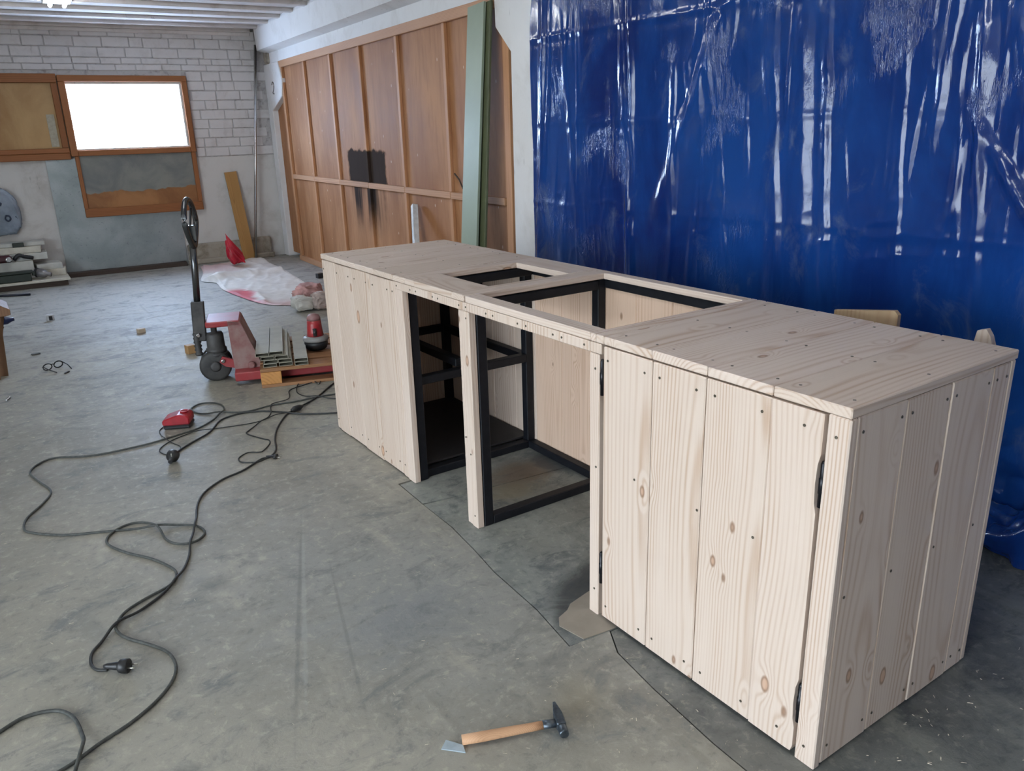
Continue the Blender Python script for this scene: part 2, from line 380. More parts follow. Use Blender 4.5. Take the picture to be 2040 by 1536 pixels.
# orange hardboard panels with a sprayed black patch
def panel_mat(name='orange_hardboard', k=1.0):
    t = NT(name); p = t.pos()
    V = (-math.sin(TH), math.cos(TH), 0.0)
    d = t.n('VectorMath', {0: p, 1: (-RCX, -RCY, 0.0)}, operation='ADD').outputs[0]
    v = t.n('VectorMath', {0: d, 1: V}, operation='DOT_PRODUCT').outputs['Value']
    z = t.n('SeparateXYZ', {0: p}).outputs[2]
    n1 = t.noise(t.scale(p, 1, 1, .35), 2.6, 5, .55, .4); n2 = t.noise(t.scale(p, 1, 1, .12), 26, 4); n3 = t.noise(p, 130, 2)
    col = t.mix(t.step(n1, .3, .7), (.28*k,.115*k,.042*k), (.44*k,.225*k,.11*k))
    col = t.mix(t.math('MULTIPLY', t.step(n2, .45, .75), .35), col, (.20,.075,.028))
    ch = t.n('TexVoronoi', {'Vector': t.scale(p, 1, 1, .45), 'Scale': 9.0}).outputs['Distance']
    col = t.mix(t.math('SUBTRACT', 1.0, t.step(ch, .035, .06)), col, (.62,.47,.34))
    e = t.math('MULTIPLY', t.math('SUBTRACT', t.noise(p, 14, 4), .5), .10)
    ve = t.math('ADD', v, e); ze = t.math('ADD', z, e)
    def band(x, a, b, s): return t.math('MULTIPLY', t.step(x, a-s, a+s), t.math('SUBTRACT', 1.0, t.step(x, b-s, b+s)))
    patch = t.math('MULTIPLY', band(ve, -3.44, -2.50, .03), band(ze, .985, 1.29, .015))
    runs = t.math('MULTIPLY', t.step(t.noise(t.n('CombineXYZ', {0: t.math('MULTIPLY', v, 9.0), 1: t.math('MULTIPLY', z, .6), 2: 0.0}).outputs[0], 1.0, 2), .34, .56),
                  t.math('MULTIPLY', band(ve, -3.34, -2.55, .10), t.math('MULTIPLY', t.step(ze, .46, .86), t.math('SUBTRACT', 1.0, t.step(z, 1.0, 1.06)))))
    f = t.math('MAXIMUM', t.math('MULTIPLY', patch, .93), t.math('MULTIPLY', runs, .95))
    col = t.mix(f, col, (.007,.008,.010))
    t.set(Base_Color=col, Roughness=t.math('ADD', t.math('MULTIPLY', f, .35), t.math('ADD', .52, t.math('MULTIPLY', n1, .3)))); t.b.inputs['Specular IOR Level'].default_value = .28; t.bump(n3, .06, .002)
    return t.m
panel_m = panel_mat(); batten_sprayed = panel_mat('sprayed_batten', 1.15)

# right wall behind everything, then the panelled bay
wr = solid('wall_right', [(.20,-14,-.03),(.40,-14,-.03),(.40,.4,-.03),(.20,.4,-.03),(.20,-14,2.75),(.40,-14,2.75),(.40,.4,2.75),(.20,.4,2.75)],
           [(0,3,7,4),(1,5,6,2),(0,4,5,1),(3,2,6,7),(4,7,6,5),(0,1,2,3)], inner_w, None, ROOM, **S('', 'long wall filled with orange hardboard panels and battens', 'wall'))
wr.data.materials[0] = inner_w
VS = [-.645, -1.464, -2.278, -3.06, -3.876, -4.718, -5.515]
ZM0, ZM1 = .955, 1.005
for i in range(len(VS)-1):
    a, b_ = VS[i+1]+.004, VS[i]-.004
    for z0, z1 in ((.05, .978), (.982, 2.19)):
        box('hardboard_panel', (.0, a, z0), (.05, b_, z1), panel_m, wr, ROOM, b=.002)
box('hardboard_panel', (.02, VS[0]+.004, .05), (.055, -.19, 2.19), panel_m, wr, ROOM)
for v in VS[1:-1]:
    box('batten', (-.026, v-.022, ZM1), (0, v+.022, 2.165), batten_sprayed if abs(v+3.06) < .1 else batten_w, wr, ROOM, b=.003)
    box('batten', (-.026, v-.022, .06), (0, v+.022, ZM0), batten_sprayed if abs(v+3.06) < .1 else batten_w, wr, ROOM, b=.003)
for v, w in ((VS[0], .045), (-5.565, .05)):
    box('side_trim', (-.03, v-w, .0), (0, v+w*.4, 2.18), batten_w, wr, ROOM, b=.003)
for i in range(len(VS)-1):
    box('middle_rail', (-.028, VS[i+1]+.003, ZM0), (0, VS[i]-.003, ZM1), batten_wy, wr, ROOM, b=.003)
box('top_trim', (-.034, -5.62, 2.165), (0, -.2, 2.24), batten_wy, wr, ROOM, b=.004)
box('bottom_trim', (-.032, -5.6, .0), (0, -.6, .06), batten_wy, wr, ROOM, b=.004)

# concrete beam, columns with corbels
V1, F1 = prism_geo([(-.035,2.235),(.19,2.235),(.19,CEIL),(-.15,CEIL),(-.16,2.60),(-.15,2.375),(-.035,2.345)], -5.95, -.20, (0,2,1))
bo = solid('concrete_beam', V1, F1, beam_m, None, ROOM, **S('', 'white painted concrete beam above the orange panels', 'beam')); fixn(bo.data)
def vz_prism(name, poly, u0, u1, m, label, cat):
    o = prism(name, poly, u0, u1, m, (1,2,0), None, ROOM, bev=.006, **S('', label, cat)); return o
vz_prism('concrete_column', [(-5.665,0),(-5.668,1.893),(-5.49,2.05),(-5.485,2.234),(-5.95,2.234),(-5.95,CEIL),(-6.05,CEIL),(-6.05,0)], -.045, .198, beam_m, 'white concrete column with corbel beside the blue tarpaulin', 'column')
cf = vz_prism('concrete_column', [(-.19,0),(-.20,1.72),(-.63,1.86),(-.70,2.03),(-.60,2.234),(-.02,2.234),(-.02,0)], -.045, .198, beam_m, 'white concrete corner column with corbel at the brick wall', 'column')
tube('painted_mark', [ROOM.inverted() @ ROOM @ Vector(q) for q in spline([(-.047,-.30,2.00),(-.047,-.34,2.03),(-.047,-.38,2.00),(-.047,-.36,1.95),(-.047,-.31,1.91),(-.047,-.36,1.90)], 4)], .006, plain('mark_paint', (.10,.08,.07), .8), cf, ROOM, 6)
box('column_pad', (-.06,-.28,2.235), (.05,-.10,2.47), plinth_m, cf, ROOM, b=.02)

# brick wall with window openings (backing cut into pieces round the hole)
HU0, HU1, HZ0, HZ1 = -2.175, -.99, 1.335, 2.055
def quad_wall(rects, v0, v1):
    V = []; F = []
    for u0, u1, z0, z1 in rects:
        n = len(V); vv, ff = cbox_geo(u1-u0, v1-v0, z1-z0, 0)
        V += [(x+(u0+u1)/2, y+(v0+v1)/2, z+(z0+z1)/2) for x, y, z in vv]; F += [tuple(n+i for i in f) for f in ff]
    return V, F
V1, F1 = quad_wall([(-7.2,HU0,-.03,2.75),(HU1,.3,-.03,2.75),(HU0,HU1,-.03,HZ0),(HU0,HU1,HZ1,2.75)], .003, .30)
wb = solid('wall_back', V1, F1, mortar_m, None, ROOM, **S('', 'white painted brick end wall with a bright window', 'wall'))
box('plaster', (-7.2,-.004,0), (-3.5,.012,2.66), plaster_m, wb, ROOM, b=0)
for u0, u1, z0, z1 in ((-3.5,-.95,0,.64),(-3.5,-2.2,.64,1.27),(-.95,.0,.0,1.22)):
    box('plaster', (u0,-.006,z0), (u1,.012,z1), plaster_m, wb, ROOM, b=.001)
rb = random.Random(3)
def brick_row(z0, z1, off, L, u_from, u_to, holes):
    u = u_to - off
    while u > u_from:
        l = L*(rb.choice((1,1,1,.5)) if rb.random() < .8 else .75); a, b_ = u-l+.008, u; u -= l
        pieces = [(max(a, u_from), min(b_, u_to))]
        for h0, h1, hz0, hz1 in holes:
            if z1 > hz0+.02 and z0 < hz1-.02:
                pieces = [q for x, y in pieces for q in ((x, min(y, h0)), (max(x, h1), y)) if q[1]-q[0] > .03]
        for x, y in pieces:
            if y-x > .03:
                pr = -.006 - rb.random()*.006
                jz = (rb.random()-.5)*.006
                box('brick', (x, pr, z0+.003+jz), (y, .014, z1-.004+jz), brick_m, wb, ROOM, b=.005)
holes = [(-2.235,-.93,.62,2.115), (-3.6,-2.19,1.245,2.13)]
rows = []; z = 1.225
k = 0
while z < 2.60:
    h = .104 if not (2.10 < z < 2.24) else .066
    brick_row(z, min(z+h, 2.625), (.0, .135, .07, .19)[k % 4], .272, -3.5, -.02 if z < 2.23 else .02, holes); z += h; k += 1
box('wall_plate', (-7.2,-.055,2.585), (-.16,.014,2.645), ceil_m, wb, ROOM, b=.006)
box('wall_plate', (-7.2,-.03,2.545), (-.16,.014,2.585), ceil_m, wb, ROOM, b=.006)

# plinth and dark sill along the foot of the brick wall
box('baseboard_back', (-7.0,-.14,0), (-1.24,-.006,.045), dark_w, None, ROOM, b=.004, **S('', 'dark stained board along the foot of the brick wall', 'baseboard'))
pl = empty('trim_1', ROOM @ Matrix.Translation((-.6,-.05,0)), 'dirty concrete plinth under the brick wall corner', 'plinth', kind='structure')
box('plinth_block', (-1.20,-.075,.0), (-.50,-.006,.235), plinth_m, pl, ROOM, b=.018)
box('plinth_block', (-.48,-.085,.0), (-.21,-.006,.25), plinth_m, pl, ROOM, b=.022)
box('plinth_kerb', (-1.22,-.13,.0), (-.20,-.075,.06), plinth_m, pl, ROOM, b=.012)

# windows
def glass_mat():
    t = NT('dusty_window_glass'); tr = t.n('BsdfTransparent', {'Color': (.93,.96,.97)}); gl = t.n('BsdfGlossy', {'Roughness': .08, 'Color': (.9,.95,1)})
    mx = t.n('MixShader', {0: .06, 1: tr.outputs[0], 2: gl.outputs[0]})
    t.t.links.new(mx.outputs[0], t.t.nodes['Material Output'].inputs[0]); return t.m
glass = glass_mat()
def dirty_pane():
    t = NT('grey_dusty_board_pane'); p = t.pos(); z = t.n('SeparateXYZ', {0: p}).outputs[2]
    n = t.noise(p, 3.0, 5, .6, .5); e = t.math('MULTIPLY', t.math('SUBTRACT', t.noise(t.scale(p, 1,1,.2), 5.0, 3), .5), .16)
    top = t.step(t.math('ADD', z, e), .885, .90)
    col = t.mix(top, t.mix(t.step(n, .3, .7), (.36,.165,.06), (.22,.09,.03)), t.mix(t.step(n, .35, .65), (.15,.155,.15), (.225,.225,.20)))
    t.set(Base_Color=col, Roughness=.38); return t.m
def ply_pane():
    t = NT('tan_plywood_pane'); p = t.pos(); n = t.noise(t.scale(p, 1,1,.5), 2.2, 5, .6, .6)
    t.set(Base_Color=t.mix(t.step(n, .3, .7), (.30,.155,.05), (.44,.27,.11)), Roughness=.5); return t.m
w1 = empty('window_1', ROOM @ Matrix.Translation((-1.58,-.03,.63)), 'red-brown wooden window with a glaring white upper pane', 'window', kind='structure')
FV0, FV1 = -.055, .05
for lo, hi, m in (((-2.235,-.075,2.045),(-.945,FV1,2.11),frame_w), ((-2.205,-.075,.63),(-.955,-.028,.725),frame_w), ((-2.164,-.075,1.285),(-1.006,FV1,1.345),frame_w),
                  ((-2.205,-.075,.726),(-2.165,-.028,1.284),frame_wz), ((-1.005,-.075,.726),(-.955,-.028,1.284),frame_wz),
                  ((-2.235,-.075,1.285),(-2.165,FV1,2.044),frame_wz), ((-1.005,-.075,1.285),(-.945,FV1,2.044),frame_wz)):
    box('window_frame', lo, hi, m, w1, ROOM, b=.005)
box('window_pane', (-2.165,-.012,1.345), (-1.005,-.008,2.045), glass, w1, ROOM, b=0)
box('lower_pane', (-2.165,-.045,.725), (-1.005,-.03,1.285), dirty_pane(), w1, ROOM, b=0)
for lo, hi in (((-2.164,-.045,2.02),(-1.006,-.02,2.045)), ((-1.03,-.045,1.361),(-1.006,-.02,2.019)), ((-2.164,-.045,1.345),(-1.006,-.02,1.36))):
    box('glazing_bead', lo, hi, plaster_m, w1, ROOM, b=.003)
w2 = empty('window_2', ROOM @ Matrix.Translation((-2.8,-.03,1.26)), 'red-brown wooden frame boarded with tan plywood beside the bright pane', 'window', kind='structure')
for lo, hi, m in (((-3.55,FV0,2.035),(-2.24,FV1,2.125),frame_w), ((-3.55,FV0,1.255),(-2.24,FV1,1.325),frame_w), ((-3.55,FV0-.012,1.325),(-2.24,FV1,1.375),frame_w),
                  ((-2.305,FV0,1.376),(-2.242,FV1,2.034),frame_wz), ((-3.55,FV0,1.376),(-3.48,FV1,2.034),frame_wz)):
    box('window_frame', lo, hi, m, w2, ROOM, b=.005)
box('boarded_pane', (-3.48,-.02,1.376), (-2.305,.0,2.034), ply_pane(), w2, ROOM, b=0)
box('pale_strip', (-2.40,-.028,1.39), (-2.325,-.02,1.72), plain('pale_strip_paint', (.36,.32,.24), .6), w2, ROOM, b=.001)

# ceiling: painted boards crossing the room
ce = solid('ceiling', [(-7.2,-14,CEIL+.03),(.3,-14,CEIL+.03),(.3,.3,CEIL+.03),(-7.2,.3,CEIL+.03)], [(0,1,2,3)], ceil_m, None, ROOM, **S('', 'white painted boarded ceiling with open grooves', 'ceiling'))
v = -.06; k = 0
while v > -13.9:
    w = (.21, .085, .12)[k % 3]; zz = (CEIL+.012, CEIL-.045, CEIL-.012)[k % 3]
    if v > -3.6:
        box('ceiling_board', (-7.1, v-w, zz-.02), (-.10, v, CEIL+.03), ceil_m, ce, ROOM, b=.004)
    v -= w + (.012, .02, .012)[k % 3]; k += 1
V1 = []; F1 = []
vv0 = -3.7
while vv0 > -13.9:
    n = len(V1); bv, bf = cbox_geo(7.0, .21, .05, 0); V1 += [(x-3.6, y+vv0-.105, z_+CEIL+.005) for x, y, z_ in bv]; F1 += [tuple(n+i for i in f) for f in bf]; vv0 -= .235
solid('further_boards', V1, F1, ceil_m, ce, ROOM, kind='stuff')

# left wall with the open gate, wall behind the camera, yard outside
G0 = GATES[0]
rects = [(BACK_V,G0[0],-.03,2.75),(G0[0],G0[1],G0[3],2.75),(G0[1],.3,-.03,2.75)]
V1 = []; F1 = []
for v0, v1, z0, z1 in rects:
    n = len(V1); bv, bf = cbox_geo(.2, v1-v0, z1-z0, 0); V1 += [(x+LEFT_U-.15, y+(v0+v1)/2, z_+(z0+z1)/2) for x, y, z_ in bv]; F1 += [tuple(n+i for i in f) for f in bf]
solid('wall_left', V1, F1, inner_w, None, ROOM, **S('', 'plain wall with an open gate to the yard', 'wall'))
box('wall_front', (-7.3,BACK_V-.2,-.03), (.4,BACK_V,2.75), inner_w, None, ROOM, b=0, **S('', 'plain wall closing the near end of the workshop', 'wall'))
solid('ground', [(-40,-40,-.08),(LEFT_U-.1,-40,-.08),(LEFT_U-.1,20,-.08),(-40,20,-.08)], [(0,1,2,3)], plain('yard_gravel', (.30,.29,.26), .9, sc=4), None, ROOM, **S('', 'pale gravel yard outside the gate', 'ground'))

# ================================================================== the counter (world axes: x depth, y length, z up)
H, T, D, L = .900, .0237, .686, 2.834
ZT = H-T
ct = empty('bar_counter', Matrix.Translation((D/2, L/2, 0)), 'long pale pine bar counter on black steel frame with two open bays', 'counter')
def part(name, parent=ct, **kw): return link(name, None, WM[ct.name], parent, **kw)
def pbox(name, lo, hi, m, parent, b=.0025, rot=None, **kw): return box(name, lo, hi, m, parent, I4, b, rot, **kw)
# --- worktop planks, grain across the depth, cut round two openings
top = part('worktop')
C1 = (.160, .535, 1.585, 1.950); C2 = (.060, .640, .815, 1.500)   # x0 x1 y0 y1
def tplank(y0, y1, x0=0.0, x1=D, dz=0.0, m=pine_x): pbox('worktop_plank', (x0, y0+.0009, ZT), (x1, y1-.0009, H+dz), m, top, b=.0025)
for y0, y1, dz in ((0,.192,0),(.192,.382,-.0006),(.382,.569,.0003),(.569,.756,-.0004),(.756,.790,0)): tplank(y0, y1, dz=dz)
tplank(.790, .8145)
pbox('worktop_plank', (0, .8152, ZT), (C2[0], 1.491, H), pine_y, top)
pbox('worktop_plank', (C2[1], .8152, ZT), (D, 1.4995, H), pine_y, top)
tplank(1.5005, 1.5845, .0)
pbox('worktop_plank', (0, 1.5852, ZT), (C1[0], 1.870, H), pine_y, top)
pbox('worktop_plank', (0, 1.8708, ZT), (C1[0], 1.9495, H), pine_y, top)
pbox('worktop_plank', (C1[1], 1.5852, ZT), (D, 1.9495, H), pine_y, top)
for y0, y1, dz in ((1.9502,2.056,0),(2.056,2.245,-.0005),(2.245,2.435,.0003),(2.435,2.655,-.0004),(2.655,L,0)): tplank(y0, y1, dz=dz)
# --- near end panel
ep = part('end_panel')
pbox('corner_post', (.000,.000,.0), (.024,.053,ZT-.001), pine_z, ep, .003)
EX = [.0255,.207,.389,.575,.661]
for i in range(4): pbox('end_plank', (EX[i]+.0012, .001+.0012*(i % 2), .004), (EX[i+1]-.0012, .022, ZT-.001-.0015*(i % 2)), pine_z, ep, .003)
pbox('back_edge_board', (.6625,.003,.004), (D-.002,.10,ZT-.001), pine_z, ep, .003)
# --- near door of four planks with black hinges
dr = part('cabinet_door')
DY = [.0585,.1895,.3815,.5635,.7555]
def door_plank(y0, y1, notch=None):
    if notch is None: pbox('door_plank', (-.002, y0+.0013, .012), (.020, y1-.0013, ZT-.004), pine_z, dr, .003); return
    z0, z1 = .012, ZT-.004
    poly = [(y1-.0008,z0),(y1-.0008,z1),(y0+.0008,z1)]
    for (a, b_) in notch: poly += [(y0+.0008,b_+.012),(y0+.0065,b_-.012),(y0+.0085,(a+b_)/2),(y0+.0065,a+.012),(y0+.0008,a-.012)]
    poly += [(y0+.0008,z0+.018),(y0+.006,z0+.001),(y0+.02,z0)]
    prism('door_plank', poly, -.002, .020, pine_z, (1,2,0), dr, I4, .0)
door_plank(DY[0], DY[1], [(.655,.770),(.095,.205)])
for i in (1,2,3): door_plank(DY[i], DY[i+1])
def hinge(y, zc, parent):
    V, F = lathe_geo([(.0062,-.05),(.0062,-.018),(.0075,-.017),(.0075,.017),(.0062,.018),(.0062,.05),(.004,.056),(.001,.057)], 10)
    link('hinge', mesh('hinge', V, F, hinge_m, True), Matrix.Translation((.006, y, zc)), parent)
hinge_m = plain('black_hinge_metal', (.010,.010,.013), .35, .4)
hinge(.0555, .71, dr); hinge(.0555, .15, dr)
# --- posts, apron blocks
po = part('front_posts')
pbox('post', (.000,.7735,.0), (.022,.8155,.8435), pine_z, po, .003)
pbox('post', (.000,.7660,.845), (.022,.8155,ZT-.0015), pine_z, po, .002)
hinge(.7668, .775, po); hinge(.7650, .17, po)
pbox('post', (.000,1.4735,.0), (.030,1.512,.8435), pine_z, po, .003)
pbox('post', (.004,1.5125,.0), (.030,1.5505,.8435), pine_z, po, .003)
pbox('post', (.001,1.984,.0), (.030,2.047,.8475), pine_z, po, .003)
ap = part('apron')
AY = [.8165,.965,1.149,1.337,1.512,1.707,1.884,2.046]
for i in range(7): pbox('apron_block', (-.0005+.0012*(i % 2), AY[i]+.0006, .8445), (.022, AY[i+1]-.0006, ZT-.0012), pine_z, ap, .0022)
# --- far cabinet front planks
fp = part('far_front')
FY = [2.0485,2.086,2.290,2.482,2.676,2.792,L]
for i in range(6): pbox('front_plank', (.001+.0016*(i % 2), FY[i]+.0013, .004+.003*(i % 2)), (.022, FY[i+1]-.0013, ZT-.003-.002*(i % 2)), pine_z, fp, .003)
fe = part('far_end_panel')
for i in range(4): pbox('end_plank', (.026+.16*i, L-.022, .004), (.026+.16*(i+1)-.0015, L, ZT-.002), pine_z, fe, .003)
# --- inner side panel towards the open bay and the back boards
ip = part('inner_side_panel')
for i in range(4): pbox('side_plank', (.026+.158*i, .776, .005), (.026+.158*(i+1)-.0015, .796, ZT-.003), pine_z, ip, .003)
bk = part('back_panel')
BY = [.02,.18,.365,.56,.75,.955,1.148,1.337,1.523,1.612,1.80,2.00,2.165,2.36,2.60,2.81]
for i in range(len(BY)-1):
    pbox('back_plank', (.664,BY[i]+.001,.006), (.684,BY[i+1]-.001,ZT-.003), pine_bounce if .7 < BY[i] < 1.9 else pine_z, bk, .003)
# --- black steel frame
fr = part('steel_frame')
q = .040
def sx(y, z, x0=.03, x1=.655, w=q, h=.036): pbox('steel_tube', (x0, y-w/2, z), (x1, y+w/2, z+h), black_steel, fr, .003)
def sy(x, z, y0, y1, w=q, h=.036): pbox('steel_tube', (x-w/2, y0, z), (x+w/2, y1, z+h), black_steel, fr, .003)
def sz(x, y, z0=.0, z1=ZT-.001, w=q, d=q): pbox('steel_tube', (x-w/2, y-d/2, z0), (x+w/2, y+d/2, z1), black_steel, fr, .003)
for (x, y) in ((.052,1.492),(.052,2.012),(.642,1.53),(.642,2.035),(.642,2.45),(.642,2.79),(.052,2.79)): sz(x, y)
sx(1.492,.0,.073,.622); sx(2.030,.0,.073,.622); sy(.642,.0,1.551,2.014); 
sx(2.030,.425,.073,.622); sy(.642,.42,2.056,2.77); sy(.290,.46,2.052,2.80); sy(.290,.0,2.052,2.80); sy(.642,.0,2.056,2.77)
sx(2.79,.0,.073,.622); sx(2.79,.425,.073,.622)
sx(2.012,ZT-.041,.073,.622); sx(1.526,ZT-.041,.03,.622); sy(.659,ZT-.037,.80,1.508,.012,.034); sy(.041,ZT-.041,.80,1.47,.030); sy(.645,ZT-.041,1.551,2.014,.036)
sx(.806,ZT-.041,.06,.65,.014); sx(1.963,ZT-.041,.06,.62,.024)
pbox('base_board', (.03,2.053,.037), (.655,2.79,.047), black_board, ct, .002)
# --- screws: small heads, one joined part for each face
def screws(name, pts, axis, parent):
    V = []; F = []
    for p in pts:
        pv, pf = lathe_geo([(.0037,0),(.0037,.0012),(.0022,.0013),(.0012,.0004)], 8)
        n = len(V)
        for x, y, z in pv:
            if axis == 'x': V.append((p[0]-z, p[1]+x, p[2]+y))
            elif axis == 'y': V.append((p[0]+x, p[1]-z, p[2]+y))
            else: V.append((p[0]+x, p[1]+y, p[2]+z))
        F += [tuple(n+i for i in f) for f in pf]
    solid(name, V, F, screw_m, parent, kind='stuff')
screw_m = plain('zinc_screw_metal', (.16,.14,.11), .4, .8)
P = []
for y in (.105,.215,.352,.41,.535,.59,.735): P += [(-.0022,y,.835),(-.0022,y,.055)]
for y in (.215,.39,.62): P += [(-.0022,y,.52)]
screws('screw_heads', P, 'x', dr)
P = [(-.0006+.0012*(i % 2), AY[i]+d, .860) for i in range(7) for d in (.022, AY[i+1]-AY[i]-.022)]
screws('screw_heads', P, 'x', ap)
P = [(.0008, EX[i]+d, .84) for i in range(4) for d in (.02, EX[i+1]-EX[i]-.02)]
screws('screw_heads', [(b_, .0008, z) for a, b_, z in P] + [(b_, .0008, .05) for a, b_, z in P] + [(b_, .0008, .45) for a, b_, z in P[::2]], 'y', ep)
screws('screw_heads', [(.0008, y, z) for y in (2.07,2.12,2.26,2.33,2.45,2.52,2.65,2.81) for z in (.83,.06)], 'x', fp)
screws('screw_heads', [(-.0002,.79,.80),(-.0002,.79,.09),(-.0002,.785,.5),(-.0002,1.49,.82),(-.0002,1.50,.30),(-.0002,1.53,.36),(-.0002,1.49,.05),(-.0002,.03,.83),(-.0002,.03,.05)], 'x', po)
screws('screw_heads', [(x, y, H-.0006) for y in (.03,.16,.22,.35,.41,.54,.60,.72,2.08,2.22,2.28,2.41,2.48,2.62,2.70,2.80) for x in (.05,.33,.63)], 'z', top)

# ================================================================== blue tarpaulin
def tarp_mat():
    t = NT('blue_tarpaulin'); p = t.pos()
    n1 = t.noise(t.scale(p, 1,1,.5), 2.1, 5, .6, .5); n2 = t.noise(t.scale(p, 1.0,1.0,.30), 42, 4, .65, .6); n3 = t.noise(t.scale(p, 1,1,.7), 4.0, 6, .68, .8)
    n4 = t.noise(t.scale(p, 1,1,.10), 75, 2, .6, .3)
    col = t.mix(t.step(n1, .28, .72), (.004,.014,.105), (.008,.053,.235))
    dust = t.math('MULTIPLY', t.step(n3, .54, .76), .5)
    col = t.mix(dust, col, (.10,.135,.20))
    t.set(Base_Color=col, Roughness=t.math('ADD', .12, t.math('MULTIPLY', t.step(n3, .5, .8), .20)))
    t.b.inputs['Specular IOR Level'].default_value = .45
    m1 = t.step(t.noise(p, 2.7, 2, .5), .54, .68)
    def crease(n, w): return t.math('POWER', t.math('SUBTRACT', 1.0, t.math('ABSOLUTE', t.math('MULTIPLY', t.math('SUBTRACT', n, .5), w)), clamp=True), 3.0)
    h = t.math('ADD', t.math('MULTIPLY', crease(n2, 5.0), t.math('ADD', .03, t.math('MULTIPLY', m1, .7))), t.math('MULTIPLY', crease(n4, 6.0), t.math('ADD', .02, t.math('MULTIPLY', m1, .25))))
    h = t.math('ADD', h, t.math('MULTIPLY', n2, .42))
    t.bump(h, .5, .0035)
    return t.m
tarp_m = tarp_mat()
def sm(x, a, b):
    t = np.clip((x-a)/(b-a), 0, 1); return t*t*(3-2*t)
def tarp_height(v, z):
    h = .016*vnoise(v*1.1, z*.5, 1) + .006*vnoise(v*3.1+3, z*.9, 2)
    # hand-placed hanging folds: (v at z=1.9, v at z=0.9, z low, z high, height, near width, far width)
    R = [(-6.08,-6.02,.6,2.5,.016,.05,.07),(-6.27,-6.41,.8,2.0,.008,.020,.05),(-6.76,-6.84,.5,2.4,.012,.025,.06),(-6.83,-6.86,1.3,2.4,.012,.03,.04),
         (-7.13,-7.15,.9,1.8,.012,.028,.05),(-7.42,-7.00,1.0,2.5,.030,.13,.10),(-7.36,-7.47,.8,2.0,.006,.016,.04),(-7.53,-7.60,1.2,2.4,.008,.02,.04),
         (-7.67,-7.755,.6,2.6,.016,.036,.09),(-7.80,-7.885,.95,2.6,.026,.075,.10),(-7.915,-7.995,.7,2.6,.013,.030,.05),(-8.24,-8.315,.8,2.4,.008,.02,.05),
         (-8.33,-8.42,1.35,2.2,.007,.018,.05),(-8.43,-8.36,1.35,2.6,.016,.045,.05),(-8.50,-8.62,.4,2.6,.014,.03,.05),(-8.52,-8.61,1.2,1.75,.022,.060,.04),
         (-8.58,-8.92,1.15,1.75,.026,.06,.06),(-8.20,-8.95,1.05,1.45,.024,.055,.06),(-8.85,-8.95,.8,2.6,.022,.05,.10),(-9.3,-9.25,.6,2.6,.03,.07,.14),(-9.8,-9.9,.6,2.6,.03,.08,.14),(-10.4,-10.3,.5,2.6,.03,.08,.14)]
    mask = 0*v
    for i, (va, vb, z0, z1, amp, wn, wf) in enumerate(R):
        vc = vb + (z-.9)*(va-vb) + .006*vnoise(z*7, z*0+i, 20+i)
        e = sm(z, z0-.10, z0+.12)*(1-sm(z, z1-.15, z1+.10))*(.75+.35*vnoise(z*4.3, z*0+i*1.7, 40+i))
        d = v-vc
        prof = np.where(d < 0, 1-sm(-d, 0, wn*.85), 1-sm(d, 0, wf*.9))
        h = h + .9*amp*e*prof; mask = np.maximum(mask, e*np.clip(prof*1.6, 0, 1))
    rr = np.random.RandomState(77)
    for i in range(70):
        vc0 = -6.0-5.4*rr.rand(); zc0 = .75+1.6*rr.rand(); ln = .10+.30*rr.rand(); sl = (rr.rand()-.5)*.35
        d = v-vc0-sl*(z-zc0); e = np.exp(-((z-zc0)/ln)**2); a_ = (.003+.006*rr.rand())
        h = h + a_*e*np.where(d < 0, 1-sm(-d, 0, a_*2.4), 1-sm(d, 0, .03+.05*rr.rand()))
    h = h + mask*(.0013*vnoise(v*46+z*6, z*19, 210)+.0022*vnoise(v*21, z*8, 211))
    # packing creases
    for i, zc in enumerate((.57,1.02,1.475,1.93)):
        w = zc + .012*vnoise(v*1.3, v*0+i, 60+i); d = z-w
        k = .35+.65*np.clip(vnoise(v*2.6, v*0+i*3, 70+i)+.3, 0, 1)
        h = h + .0030*k*np.exp(-(d/.014)**2) - .0012*k*np.exp(-((d+.03)/.02)**2)
    for i, vc in enumerate((-6.40,-6.855,-7.31,-7.765,-8.22,-8.62,-9.08,-9.5,-10.0)):
        d = v-vc-.01*(z-1.2); h = h + .0022*np.exp(-(d/.008)**2)
    m = np.clip(vnoise(v*2.3+5, z*1.7, 80)+.25, 0, 1)
    a = 1-np.abs(vnoise(v*13+z*1.5, z*3.2, 81)); b_ = 1-np.abs(vnoise(v*27-z*3, z*6.5+9, 82))
    h = h + m*(.0055*a**3 + .0024*b_**2)
    m2 = np.exp(-((z-1.0)/.16)**2)*np.clip(vnoise(v*3+2, z*2, 83)+.35, 0, 1)+.8*np.exp(-((z-1.47)/.06)**2)*np.clip(vnoise(v*2+7, z*2, 84)+.2, 0, 1)
    h = h + m2*.007*(1-np.abs(vnoise(v*9, z*15+v*2, 85)))**2
    # slack, gathered foot
    f = 1-sm(z, .08, .62)
    h = h + f*(.05*vnoise(v*4.3, z*5, 90)+.03*np.abs(vnoise(v*9, z*11, 91))+.035)
    return h
v0, v1, z0, z1 = -11.6, -5.955, .012, 2.62
nv, nz = 900, 300
vv, zz = np.meshgrid(np.linspace(v1, v0, nv), np.linspace(z0, z1, nz))
edge = .02*vnoise(zz*3.1, zz*0, 95)+.035*sm(-zz, -.75, -.45)
vv2 = vv + edge*(1-sm(v1-vv, 0, .35))
ub = -.060 + .14*sm(-(vv), 6.0, 8.6)
hh = tarp_height(vv2, zz)
uu = ub - hh - .012
Vt = np.stack([uu.ravel(), vv2.ravel(), zz.ravel()], 1)
idx = np.arange(nv*nz).reshape(nz, nv)
